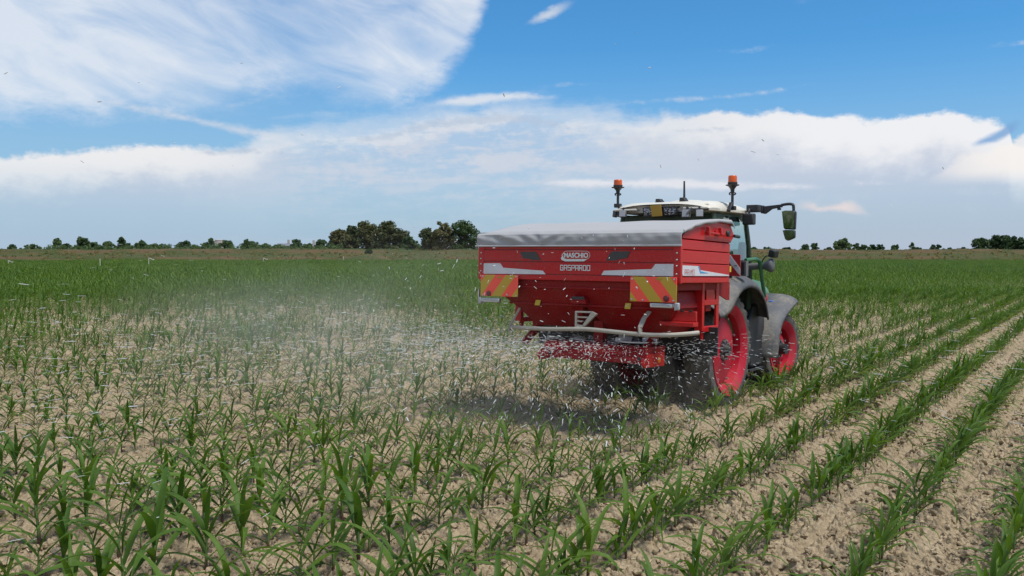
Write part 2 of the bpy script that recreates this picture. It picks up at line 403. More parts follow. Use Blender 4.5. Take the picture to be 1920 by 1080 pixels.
def bank_mat():
    m, t, o = material('dry_grass_bank')
    pos = t.new('ShaderNodeNewGeometry').outputs['Position']
    rot = t.new('ShaderNodeVectorRotate'); rot.rotation_type = 'Z_AXIS'; rot.inputs['Angle'].default_value = -YAW
    t.l.new(pos, rot.inputs['Vector'])
    st = t.vm('MULTIPLY', rot.outputs[0], (0.10, 0.35, 0.9))
    n = t.noise(st, 1.0, 6, 0.65, 0.4)
    n2 = t.noise(pos, 1.6, 5, 0.7)
    c = t.mix(t.ss(n, 0.38, 0.60), (0.120, 0.080, 0.046), (0.052, 0.070, 0.025))
    sp = t.new('ShaderNodeSeparateXYZ'); t.l.new(pos, sp.inputs[0])
    zz = t.m('ADD', sp.outputs[2], t.m('MULTIPLY', t.m('SUBTRACT', n, 0.5), 1.6))
    c = t.mix(t.m('MULTIPLY', t.m('MULTIPLY', t.ss(zz, 0.75, 1.0), t.ss(zz, 1.75, 1.4)), 0.75), c, (0.060, 0.080, 0.030))
    c = t.mix(t.m('MULTIPLY', t.ss(n2, 0.45, 0.75), 0.4), c, (0.18, 0.118, 0.060))
    t.l.new(princ(t, c, 0.95, 0, 0.1, bump(t, n2, 0.8, 0.3)).outputs[0], o.inputs[0])
    return m
BANKM = bank_mat()

# ------------------------------------------------------------------ mesh helpers
class MB:
    """collects shapes in world metres; build() links them as ONE mesh object"""
    def __init__(s): s.v = []; s.f = []
    def raw(s, vs, fs):
        b = len(s.v)
        s.v += [tuple(map(float, p)) for p in vs]; s.f += [tuple(i + b for i in q) for q in fs]
        return s
    def box(s, c, d, rot=None):
        c = Vector(c); h = Vector(d) / 2
        vs = []
        for sx, sy, sz in ((-1,-1,-1),(1,-1,-1),(1,1,-1),(-1,1,-1),(-1,-1,1),(1,-1,1),(1,1,1),(-1,1,1)):
            p = Vector((sx*h.x, sy*h.y, sz*h.z))
            if rot is not None: p = rot @ p
            vs.append(c + p)
        return s.raw(vs, ((0,3,2,1),(4,5,6,7),(0,1,5,4),(1,2,6,5),(2,3,7,6),(3,0,4,7)))
    def box2(s, a, b):
        return s.box([(p+q)/2 for p, q in zip(a, b)], [abs(q-p) for p, q in zip(a, b)])
    def prism(s, poly, axis, a, b):
        """poly: 2-D points in the two other axes (in XYZ order), extruded from a to b along axis"""
        def pt(p, w):
            return (w, *p) if axis == 'X' else ((p[0], w, p[1]) if axis == 'Y' else (p[0], p[1], w))
        n = len(poly)
        vs = [pt(p, a) for p in poly] + [pt(p, b) for p in poly]
        fs = [tuple(range(n)), tuple(range(2*n-1, n-1, -1))] + [(i, i+n, (i+1) % n + n, (i+1) % n) for i in range(n)]
        return s.raw(vs, fs)
    def bar(s, a, b, w, h):
        a, b = Vector(a), Vector(b); d = b - a
        q = d.to_track_quat('Y', 'Z')
        return s.box((a+b)/2, (w, d.length, h), q.to_matrix())
    def tube(s, pts, r, seg=10, cap=True, smooth=0):
        pts = [Vector(p) for p in pts]
        if smooth:
            out = []
            P = [pts[0]] + pts + [pts[-1]]
            for i in range(1, len(P)-2):
                for k in range(smooth):
                    u = k / smooth
                    out.append(0.5*((2*P[i]) + (P[i+1]-P[i-1])*u + (2*P[i-1]-5*P[i]+4*P[i+1]-P[i+2])*u*u + (3*P[i]-P[i-1]-3*P[i+1]+P[i+2])*u**3))
            pts = out + [pts[-1]]
        n = len(pts); rs = r if isinstance(r, (list, tuple)) else [r]*n
        if len(rs) != n: rs = list(np.interp(np.linspace(0, 1, n), np.linspace(0, 1, len(rs)), rs))
        vs, fs = [], []
        ref = Vector((0.31, 0.2, 0.93)).normalized()
        for i, p in enumerate(pts):
            d = (pts[min(i+1, n-1)] - pts[max(i-1, 0)]).normalized()
            u = d.cross(ref)
            if u.length < 0.05: u = d.cross(Vector((1, 0, 0)))
            u.normalize(); w = d.cross(u)
            for k in range(seg):
                a = 2*math.pi*k/seg
                vs.append(p + (u*math.cos(a) + w*math.sin(a))*rs[i])
        for i in range(n-1):
            for k in range(seg):
                fs.append((i*seg+k, i*seg+(k+1) % seg, (i+1)*seg+(k+1) % seg, (i+1)*seg+k))
        if cap: fs += [tuple(range(seg))[::-1], tuple(range((n-1)*seg, n*seg))]
        return s.raw(vs, fs)
    def lathe(s, prof, c, axis='Z', seg=32, close=False):
        """prof: (radius, height) pairs turned about axis through c"""
        vs, fs = [], []
        n = len(prof)
        for k in range(seg):
            a = 2*math.pi*k/seg; ca, sa = math.cos(a), math.sin(a)
            for r, h in prof:
                p = {'Z': (r*ca, r*sa, h), 'X': (h, r*ca, r*sa), 'Y': (r*sa, h, r*ca)}[axis]
                vs.append((c[0]+p[0], c[1]+p[1], c[2]+p[2]))
        m = n if close else n-1
        for k in range(seg):
            for i in range(m):
                j = (i+1) % n; k2 = (k+1) % seg
                fs.append((k*n+i, k2*n+i, k2*n+j, k*n+j))
        if not close:
            fs += [tuple(k*n for k in range(seg))[::-1], tuple(k*n+n-1 for k in range(seg))]
        return s.raw(vs, fs)
    def grid(s, P):
        """P: rows of points"""
        n, m = len(P), len(P[0])
        return s.raw([p for r in P for p in r], [(i*m+j, i*m+j+1, (i+1)*m+j+1, (i+1)*m+j) for i in range(n-1) for j in range(m-1)])
    def build(s, name, mat, parent=None, origin=None, bevel=0.0, solid=0.0, smooth=35, sub=0, label=None, fix=True):
        base = Vector(wloc(parent)) if parent is not None else Vector((0, 0, 0))
        if origin is None:
            if parent is None:
                a = np.array(s.v); origin = ((a[:,0].min()+a[:,0].max())/2, (a[:,1].min()+a[:,1].max())/2, a[:,2].min())
            else: origin = base
        origin = Vector(origin)
        me = bpy.data.meshes.new(name)
        me.from_pydata([tuple(Vector(p) - origin) for p in s.v], [], s.f)
        if fix:
            bm = bmesh.new(); bm.from_mesh(me); bmesh.ops.recalc_face_normals(bm, faces=bm.faces); bm.to_mesh(me); bm.free()
        me.materials.append(mat)
        o = bpy.data.objects.new(name, me); COL.objects.link(o)
        if parent is not None: o.parent = parent
        o.location = origin - base
        o['_w'] = tuple(origin)
        if smooth:
            me.shade_smooth(); me.set_sharp_from_angle(angle=R(smooth))
        if solid:
            k = o.modifiers.new('thickness', 'SOLIDIFY'); k.thickness = solid; k.offset = -1
        if bevel:
            k = o.modifiers.new('bevel', 'BEVEL'); k.width = bevel; k.segments = 2; k.limit_method = 'ANGLE'; k.angle_limit = R(40)
            k.harden_normals = False
        if sub:
            k = o.modifiers.new('subdivision', 'SUBSURF'); k.levels = k.render_levels = sub
        if label: o['label'] = label
        return o
def wloc(o): return tuple(o['_w'])
def tag(o, label, cat, group=None, kind=None):
    if label: o['label'] = label
    if cat: o['category'] = cat
    if group: o['group'] = group
    if kind: o['kind'] = kind
    return o
def thing(name, loc, label, cat, group=None):
    o = bpy.data.objects.new(name, None); COL.objects.link(o)
    o.location = loc; o['_w'] = tuple(map(float, loc)); o.empty_display_size = 0.3
    return tag(o, label, cat, group)

# ------------------------------------------------------------------ numpy noise for the ground
def _hash(ix, iy, seed):
    h = (ix.astype(np.int64)*374761393 + iy.astype(np.int64)*668265263 + seed*1442695041) & 0xFFFFFFFF
    h = ((h ^ (h >> 13))*1274126177) & 0xFFFFFFFF
    return ((h ^ (h >> 16)) & 0xFFFF) / 65535.0
def vnoise(x, y, seed):
    x0, y0 = np.floor(x), np.floor(y); fx, fy = x-x0, y-y0
    fx = fx*fx*fx*(fx*(fx*6-15)+10); fy = fy*fy*fy*(fy*(fy*6-15)+10)
    a, b = _hash(x0, y0, seed), _hash(x0+1, y0, seed)
    c, d = _hash(x0, y0+1, seed), _hash(x0+1, y0+1, seed)
    return (a+(b-a)*fx)*(1-fy) + (c+(d-c)*fx)*fy
def cells(x, y, seed):
    """distance to the nearest of scattered points, and that point's own random number"""
    x0, y0 = np.floor(x), np.floor(y)
    best = np.full(x.shape, 9.0); idn = np.zeros(x.shape)
    for i in (-1, 0, 1):
        for j in (-1, 0, 1):
            cx, cy = x0+i, y0+j
            d = np.hypot(cx+_hash(cx, cy, seed)-x, cy+_hash(cx, cy, seed+7)-y)
            w = d < best
            best = np.where(w, d, best); idn = np.where(w, _hash(cx, cy, seed+13), idn)
    return best, idn
ROW0, ROWD = -1.30, 0.75
def soil_height(x, y, fine=True):
    x = np.asarray(x, float); y = np.asarray(y, float)
    t = np.abs((x - ROW0)/ROWD - np.round((x - ROW0)/ROWD))          # 0 on a row, 0.5 midway
    h = 0.020*np.cos(2*np.pi*t)*(0.6+0.8*vnoise(x*0.6, y*0.6, 3))    # low ridges along the rows
    h += 0.014*np.exp(-((t-0.20)/0.05)**2)*vnoise(x*2, y*0.8, 4)
    h += 0.05*(vnoise(x*0.35, y*0.35, 5)-0.5)
    h += 0.030*(vnoise(x*2.1, y*2.1, 6)-0.5)
    tsg = (x - ROW0)/ROWD - np.round((x - ROW0)/ROWD)
    track = np.exp(-((tsg-0.26)/0.055)**2)*np.clip(vnoise(x*0.3, y*0.15, 12)*1.8-0.3, 0, 1)      # a pressed line beside each row
    h -= 0.022*track
    if fine:
        wx = x + 0.05*(vnoise(x*9, y*9, 8)-0.5); wy = y + 0.05*(vnoise(x*9, y*9, 9)-0.5)
        for size, seed, amp, cut in ((0.125, 21, 0.075, 0.62), (0.070, 31, 0.052, 0.32), (0.038, 41, 0.030, 0.18)):
            d, k = cells(wx/size, wy/size, seed)
            dome = np.clip(1-(d/0.60)**2.4, 0, 1)**0.45
            h += amp*dome*np.clip((k-cut)/(1-cut), 0, 1)*(0.55+0.45*(t > 0.12))*(1-0.85*track)
        h += 0.016*(vnoise(x*48, y*48, 51)-0.5)*(1-0.6*track)
    return h

def ground_sheet():
    ang = np.concatenate([np.linspace(-180, -46, 34)[:-1], np.linspace(-46, -37, 60)[:-1], np.linspace(-37, 37, 1150), np.linspace(37, 46, 60)[1:], np.linspace(46, 180, 34)[1:]])
    rad = np.concatenate([np.array([0.4, 1.5, 3.0, 4.2]), 1/np.linspace(1/4.9, 1/26, 760), np.geomspace(26.6, 180, 130), np.geomspace(200, 9000, 24)])
    A, Q = np.meshgrid(np.radians(ang), rad)
    X = FH[0]*Q*np.cos(A) + RT[0]*Q*np.sin(A); Y = FH[1]*Q*np.cos(A) + RT[1]*Q*np.sin(A)
    Z = soil_height(X, Y) * np.clip(1.4-Q/90, 0.12, 1)
    Z = np.where(Q > 190, -0.05, Z)
    # the sheet's own wheel tracks behind the tractor
    nr, na = X.shape
    idx = np.arange(nr*na).reshape(nr, na)
    F = np.stack([idx[:-1, :-1], idx[:-1, 1:], idx[1:, 1:], idx[1:, :-1]], -1).reshape(-1, 4)
    me = bpy.data.meshes.new('field_soil')
    me.vertices.add(nr*na); me.vertices.foreach_set('co', np.stack([X, Y, Z], -1).astype(np.float32).ravel())
    me.loops.add(F.size); me.loops.foreach_set('vertex_index', F[:, ::-1].astype(np.int32).ravel())
    me.polygons.add(len(F)); me.polygons.foreach_set('loop_start', (np.arange(len(F))*4).astype(np.int32))
    me.polygons.foreach_set('loop_total', np.full(len(F), 4, np.int32))
    me.update(calc_edges=True); me.validate()
    me.materials.append(SOIL)
    o = bpy.data.objects.new('field_soil', me); COL.objects.link(o)
    return tag(o, 'pale brown crumbly field soil between the maize rows', None, None, 'structure')
ground_sheet()

# the low bank across the end of the field
BANK_D = 176.0
def bank_top(s): return 2.45 + 0.25*(float(vnoise(np.array(s*0.02), np.array(0.3), 61))-0.5) + 0.35*(float(vnoise(np.array(s*0.11), np.array(1.3), 62))-0.5)
def make_bank():
    P = []
    for i in range(0, 361):
        s = -270 + i*1.5
        w = 1.6*(float(vnoise(np.array(s*0.03), np.array(5.3), 63))-0.5)
        h = bank_top(s)
        row = []
        for d, z in ((-1.5, -0.3), (0, 0.05), (1.6, 0.42), (3.0, 0.95), (4.5, 1.15), (6.5, 1.75), (8, h*0.93), (9.5, h), (14, h*1.0), (18, h*0.8), (26, -0.2)):
            zz = z + (0.22*(float(vnoise(np.array(s*0.35), np.array(d*0.6), 64))-0.5) if 0 < d < 20 else 0)
            q = FH*(BANK_D+d+w) + RT[:2]*s
            row.append((q[0], q[1], zz))
        P.append(row)
    b = MB().grid(P).build('field_bank', BANKM, smooth=60)
    tag(b, 'low earth bank of dry brown and green grass across the end of the field', None, None, 'structure')
make_bank()

# ------------------------------------------------------------------ lettering
def font_mesh(text, size, extrude=0.002, offset=0.0):
    """flat letters in the XZ plane, facing -Y, centred"""
    c = bpy.data.curves.new('letters', 'FONT'); c.body = text; c.size = size; c.extrude = extrude; c.offset = offset
    c.align_x = 'CENTER'; c.align_y = 'CENTER'
    o = bpy.data.objects.new('letters', c); COL.objects.link(o)
    dg = bpy.context.evaluated_depsgraph_get()
    me = bpy.data.meshes.new_from_object(o.evaluated_get(dg))
    vs = [(v.co.x, -v.co.z, v.co.y) for v in me.vertices]; fs = [tuple(p.vertices) for p in me.polygons]
    bpy.data.objects.remove(o); bpy.data.curves.remove(c); bpy.data.meshes.remove(me)
    return vs, fs
STROKES = {   # square stencil-like letters on a 4 x 6 grid
    'G': [[(4,5),(3.4,6),(0,6),(0,0),(4,0),(4,3),(2.2,3)]], 'A': [[(0,0),(0,6),(4,6),(4,0)], [(0,2.6),(4,2.6)]],
    'S': [[(4,6),(0,6),(0,3.2),(4,3.2),(4,0),(0,0)]], 'P': [[(0,0),(0,6),(4,6),(4,2.8),(0,2.8)]],
    'R': [[(0,0),(0,6),(4,6),(4,2.9),(0,2.9)], [(2,2.9),(4,0)]], 'D': [[(0,0),(0,6),(4,6),(4,0),(0,0)]],
    'O': [[(0,0),(0,6),(4,6),(4,0),(0,0)]], 'I': [[(2,0),(2,6)]], 'M': [[(0,0),(0,6),(2,3),(4,6),(4,0)]],
}
def stroke_mesh(text, w, h, th, depth=0.003, gap=1.7):
    adv = [(2.2 if ch == 'I' else 4) for ch in text]
    tot = sum(adv) + gap*(len(text)-1); k = w/tot; kz = h/6
    b = MB(); x = -w/2; n = 0
    for ch, a in zip(text, adv):
        for pl in STROKES[ch]:
            for p, q in zip(pl, pl[1:]):
                off = -0.9 if ch == 'I' else 0
                A = Vector((x+(p[0]+off)*k, 0, p[1]*kz-h/2)); B = Vector((x+(q[0]+off)*k, 0, q[1]*kz-h/2))
                d = (B-A).normalized()
                A -= d*th/2; B += d*th/2
                s = d.cross(Vector((0, 1, 0)))*th/2
                n += 1; e = 0.00013*(n % 7)
                b.raw([A-s+Vector((0,-depth-e,0)), B-s+Vector((0,-depth-e,0)), B+s+Vector((0,-depth-e,0)), A+s+Vector((0,-depth-e,0))], [(0,1,2,3)])
        x += (a+gap)*k
    return b.v, b.f
def moved(vf, to, rot=None):
    vs, fs = vf
    return [tuple((rot @ Vector(v) if rot else Vector(v)) + Vector(to)) for v in vs], fs

# ------------------------------------------------------------------ the fertiliser spreader
KS = 5.425/5.97                      # the spreader's rear stands 8.9 m ahead; the planes below are given for 9.81 m
SO = Vector((-5.425, 9.75*KS, 0.0)); ST = R(1.6)
spreader = thing('fertiliser_spreader', SO, 'dusty red fertiliser spreader with grey tarpaulin lid, carried behind the tractor', 'fertiliser spreader')
spreader.rotation_euler = (-ST, 0, 0)
def _un(p):
    p = Vector(p) - SO
    return Vector((p.x, p.y*math.cos(ST) - p.z*math.sin(ST), p.y*math.sin(ST) + p.z*math.cos(ST))) + SO
def SY(x, y, Y): return _un(at(x, y, 'Y', Y*KS))
def SX(x, y, X): return _un(at(x, y, 'X', X*KS))
XL, XR = -7.54*KS, -4.40*KS
YR = SY(1276, 490, 9.81).y          # rear plane in the spreader's own frame
YF = YR + 1.49
z1, z2, z3, z4, z5 = [SY(1276, y, 9.81).z for y in (531.5, 519.2, 493, 467.8, 446)]
def board(name, za, zb, mat=RED):
    g = 0.004
    MB().box2((XL, YR, za+g), (XR, YR+0.03, zb-g)).build(name, mat, spreader, bevel=0.006)
for za, zb in ((z1, z2), (z2, z3), (z3, z4), (z4, z5)): board('rear_board', za, zb)
MB().box2((XL+0.01, YR+0.012, z1+0.01), (XR-0.01, YR+0.025, z5)).build('seam_backing', DKRED, spreader)
for X in (XL, XR):
    s = 1 if X == XL else -1
    MB().box2((X-s*0.006, YR-0.007, z1-0.004), (X+s*0.085, YR+0.05, z5-0.01)).build('corner_post', RED, spreader, bevel=0.008)
    for z in (z1+0.04, z2+0.03, z3-0.035, z3+0.035, z4-0.04, z4+0.06):
        MB().lathe([(0.0, 0), (0.011, 0), (0.011, -0.006), (0.006, -0.011), (0, -0.011)], (X+s*0.042, YR-0.007, z), 'Y', 10).build('bolt', STEEL, spreader)
# side boards with the arched top board
side_top = [SX(x, y, -4.40) for x, y in ((1281, 440), (1289, 433), (1297, 427), (1312, 419.5), (1328, 416.5), (1345, 415.5), (1368, 417), (1372, 428), (1377, 443))]
for X, s in ((XR, -1), (XL, 1)):
    for za, zb in ((z1, z2), (z2, z3), (z3, z4), (z4, z5-0.01)):
        yf = YF
        MB().box2((X, YR+0.03, za+0.004), (X+s*0.03, yf, zb-0.004)).build('side_board', RED, spreader, bevel=0.006)
    poly = [(YR+0.035, z5-0.002)] + [(p.y, p.z-(0.14*min(1, (p.z-z5)/0.1) if s > 0 else 0)) for p in side_top] + [(YF+0.02, z5-0.002)]
    MB().prism(poly, 'X', X, X+s*0.03).build('arched_end_board', RED, spreader, bevel=0.006)
MB().box2((XL+0.01, YF-0.03, z1), (XR-0.01, YF, z5+0.1)).build('front_board', RED, spreader, bevel=0.005)
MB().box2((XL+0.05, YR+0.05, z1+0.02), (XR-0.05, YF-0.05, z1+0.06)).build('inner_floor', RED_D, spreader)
# tarpaulin: skirt at the rear, rounded corner, arch, and a narrow scalloped hem over each end
rnd = random.Random(4)
tp = [(p.y, p.z+0.028) for p in side_top[:7]]
tp = [(YR-0.024, z5-0.085), (YR-0.032, z5-0.03), (YR-0.030, z5+0.025), (YR-0.022, z5+0.062), (YR+0.03, tp[0][1]+0.035)] + [(tp[1][0]+0.03, tp[1][1]+0.03), (tp[2][0]+0.02, tp[2][1]+0.02)] + tp[3:] + [(YF+0.05, tp[6][1]-0.06)]
prof = []
for (a, b), (c, d) in zip(tp, tp[1:]):
    for k in range(5): prof.append((a+(c-a)*k/5, b+(d-b)*k/5))
prof.append(tp[-1])
NX = 190
P = []
for i in range(NX+1):
    x = XL-0.03 + (XR-XL+0.05)*i/NX
    row = []
    for j, (y, z) in enumerate(prof):
        u = j/len(prof)
        sk = max(0, 1-abs(j-9)/11)                                # folds in the skirt
        ph = x*5.2 + 0.9*math.sin(x*2.3) + (z*11 if x < -5.9 else -z*11)
        wv = 0.005*sk*math.sin(ph*2) + 0.010*sk*math.sin(ph*3.7+1)*(0.5+0.5*math.sin(x*1.7)) + 0.003*sk*math.sin(x*31+z*25)
        tw = 0.002*math.sin(x*7+y*3) + 0.004*math.sin(x*2.1+1)*math.sin(y*3.1)
        e = max(0.0, 1-(x-XL+0.03)/0.33)
        dz = -0.085*e*e*min(1.0, max(0.0, (y-YR)/0.35)) - (0.004*math.sin(math.pi*min(1, (x-XL)/(XR-XL))*3)**2)*(1 if j > 20 else 0)
        edge_in = 0.02*e*e
        row.append((x, y + wv*(1 if j < 22 else 0) + edge_in*(j < 20), z + (tw if j > 16 else 0) + dz))
    P.append(row)
tarp = MB().grid(P).build('tarpaulin', TARP, spreader, solid=0.006, smooth=80)
for X, s in ((XR+0.022, 1), (XL-0.032, -1)):
    P = []
    for i in range(19, len(prof)):
        y, z = prof[i]
        z += -0.075 if s < 0 else 0
        w = 0.042 + 0.006*math.sin(i*0.8)
        P.append([(X - s*0.004, y, z+0.004), (X+s*0.012, y, z-0.01), (X+s*0.013, y+0.002, z-w)])
    MB().grid(P).build('hem', TARP, tarp, solid=0.005, smooth=80)
P = []
for i in range(NX+1):
    x = XL-0.035 + (XR-XL+0.06)*i/NX
    P.append((x, YR-0.034-0.003*math.sin(x*9), z5-0.086))
MB().tube(P, 0.011, 6).build('hem', TARP, tarp)
# decals, windows and lettering on the rear
def rear_poly(name, pts, mat, proud=0.004, parent=None):
    q = [SY(x, y, 9.81) for x, y in pts]
    return MB().prism([(p.x, p.z) for p in q], 'Y', YR-proud, YR+0.004).build(name, mat, parent or spreader)
rear_poly('white_stripe', [(903.8, 496), (907, 496), (908, 493.6), (938, 493.5), (944, 502), (1018, 507.5), (1023.5, 514.3), (908, 513.2), (906, 510), (903.8, 509)], WHITEP)
rear_poly('white_stripe', [(1128, 515.5), (1133, 507.5), (1222, 504.5), (1229, 495), (1263, 495), (1264, 497), (1269, 498), (1269, 515), (1264, 516), (1263, 518), (1200, 517)], WHITEP)
rear_poly('inspection_window', [(975, 472), (1005, 472), (1010.5, 481.5), (1014, 488), (997, 487.5), (994, 485.5), (981, 484.5)], PANE_D, 0.007)
rear_poly('inspection_window', [(1147, 471.3), (1182.5, 471.3), (1176, 484), (1159, 486.3), (1157, 488.3), (1137, 488.6), (1142, 478)], PANE_D, 0.007)
def capsule(x0, x1, y0, y1, n=12):
    r = (y1-y0)/2; cy = (y0+y1)/2
    L = [(x0+r+r*math.cos(a), cy+r*math.sin(a)) for a in np.linspace(math.pi/2, 1.5*math.pi, n)]
    Rr = [(x1-r+r*math.cos(a), cy+r*math.sin(a)) for a in np.linspace(-math.pi/2, math.pi/2, n)]
    return L + Rr
badge = rear_poly('maker_badge', [(1052, 484), (1054, 480), (1060, 474), (1066, 476), (1100, 486), (1100.5, 486.5), (1095, 490), (1060, 490), (1053.5, 487.5)], BADGE, 0.005)
rear_poly('badge_rim', capsule(1055.3, 1106.6, 470.4, 486.4), BADGE, 0.007, badge)
rear_poly('badge_field', capsule(1056.1, 1105.8, 471.2, 485.5), RED, 0.009, badge)
c = SY(1080.7, 478.6, 9.81); wtext = (SY(1103.5, 478, 9.81)-SY(1058.5, 478, 9.81)).length
vf = font_mesh('MASCHIO', 0.1, 0.002, 0.0035)
vx = np.array(vf[0]); k = wtext/(vx[:,0].max()-vx[:,0].min()); kz = 0.062/(vx[:,2].max()-vx[:,2].min())
vf = [(v[0]*k, v[1], v[2]*kz) for v in vf[0]], vf[1]
vx = np.array(vf[0]); mz = (vx[:,2].max()+vx[:,2].min())/2
MB().raw(*moved(vf, (c.x, YR-0.0115, c.z-mz))).build('lettering', BADGE, badge, fix=False, smooth=0)
a, b_ = SY(1051.5, 497, 9.81), SY(1106.5, 507.4, 9.81)
MB().raw(*moved(stroke_mesh('GASPARDO', b_.x-a.x, a.z-b_.z-0.004, 0.0095), ((a.x+b_.x)/2, YR-0.002, (a.z+b_.z)/2))).build('lettering', BADGE, spreader, fix=False, smooth=0)
# decal on the right-hand side
def side_poly(name, pts, mat, proud=0.004):
    q = [SX(x, y, -4.40) for x, y in pts]
    return MB().prism([(p.y, p.z) for p in q], 'X', XR-0.004, XR+proud).build(name, mat, spreader)
side_poly('white_side_decal', [(1279, 500), (1280, 497.5), (1309, 499), (1313, 506.5), (1366, 515.5), (1366.5, 517.5), (1280, 517.2), (1278.8, 513.5)], WHITEP)
side_poly('blue_flash', [(1308.5, 499.5), (1310, 499.2), (1313, 508.7), (1327, 512), (1312.5, 512.2)], BLUE, 0.007)
a, b_ = SX(1283, 506, -4.40), SX(1300.5, 514, -4.40)
vf = stroke_mesh('PRIMO', b_.y-a.y, 0.060, 0.006)
vf = [(-v[1]+0.003, v[0], v[2]) for v in vf[0]], vf[1]
MB().raw(*moved(vf, (XR+0.0045, (a.y+b_.y)/2, (a.z+b_.z)/2-0.004))).build('lettering', PRINT_RED, spreader, fix=False, smooth=0)
side_poly('warning_sticker', [(1367.5, 499), (1370.5, 499), (1370.2, 510), (1367.3, 510)], YELLOW, 0.005)
# tarpaulin winder bracket on the arched board
a = SX(1327, 434, -4.36); b_ = SX(1381, 438, -4.36)
wb = MB().bar((XR+0.035, a.y, a.z-0.01), (XR+0.035, a.y+0.80, a.z-0.02), 0.022, 0.026).box((XR+0.012, a.y+0.36, a.z-0.005), (0.026, 0.13, 0.06)).box((XR+0.035, a.y+0.02, a.z+0.005), (0.045, 0.035, 0.10)).box((XR+0.035, a.y+0.40, a.z+0.02), (0.045, 0.05, 0.085)).build('winder_bracket', RED, spreader, bevel=0.005)
MB().lathe([(0, -0.02), (0.035, -0.02), (0.042, 0), (0.035, 0.02), (0, 0.02)], (XR+0.055, a.y+0.60, a.z), 'X', 14).build('winder_knob', BLACK, wb)
MB().tube([(XR+0.055, a.y+0.80, a.z-0.02), (XR+0.055, a.y+0.98, a.z-0.025)], 0.020, 8).build('winder_grip', BLACK, wb)
# recessed skirt, belly and twin funnels below the boards
YB = YR + 0.07
b0, b1, b2 = SY(1080, 540, 9.9).z, SY(1080, 572, 10.0).z, SY(1080, 612, 10.4).z
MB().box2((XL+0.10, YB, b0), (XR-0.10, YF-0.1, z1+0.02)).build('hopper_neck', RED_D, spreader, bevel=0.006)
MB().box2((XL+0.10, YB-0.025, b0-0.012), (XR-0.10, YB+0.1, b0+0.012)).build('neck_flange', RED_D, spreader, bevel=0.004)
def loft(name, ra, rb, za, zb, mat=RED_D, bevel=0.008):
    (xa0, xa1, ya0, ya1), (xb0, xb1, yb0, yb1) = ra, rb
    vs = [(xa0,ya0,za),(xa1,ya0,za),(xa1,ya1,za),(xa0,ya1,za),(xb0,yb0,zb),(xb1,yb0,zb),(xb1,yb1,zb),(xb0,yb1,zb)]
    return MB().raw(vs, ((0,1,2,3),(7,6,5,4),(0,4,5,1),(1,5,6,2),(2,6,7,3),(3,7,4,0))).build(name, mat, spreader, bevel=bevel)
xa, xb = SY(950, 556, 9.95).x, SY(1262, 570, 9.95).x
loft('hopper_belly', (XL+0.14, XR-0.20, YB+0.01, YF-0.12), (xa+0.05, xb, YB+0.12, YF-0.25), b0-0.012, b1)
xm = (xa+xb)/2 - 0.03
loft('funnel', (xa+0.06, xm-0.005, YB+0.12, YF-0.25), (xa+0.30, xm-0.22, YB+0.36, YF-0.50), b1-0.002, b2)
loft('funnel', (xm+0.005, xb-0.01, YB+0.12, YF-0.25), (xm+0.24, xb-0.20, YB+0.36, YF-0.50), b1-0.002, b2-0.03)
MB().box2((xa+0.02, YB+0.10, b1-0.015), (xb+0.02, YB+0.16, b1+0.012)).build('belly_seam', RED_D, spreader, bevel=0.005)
# hatch in the middle of the belly
p = SY(1088, 558, 9.93)
hp = MB().prism([(SY(x, y, 9.95).x, SY(x, y, 9.95).z) for x, y in ((1078, 556), (1101, 556), (1106, 570), (1076, 569))], 'Y', YB-0.01, YB+0.06).build('hatch_plate', RED_D, spreader, bevel=0.004)
MB().box((p.x+0.01, YB-0.014, SY(1088, 558.5, 9.95).z), (0.17, 0.012, 0.035)).build('hatch_slot', BLACK, hp)
for x, y in ((1008, 567.5), (1177, 574)):
    q = SY(x, y, 9.95)
    MB().box((q.x, YB+0.075, q.z), (0.075, 0.006, 0.072), Euler((R(-22), 0, 0)).to_matrix()).build('warning_sticker', YELLOW, spreader)
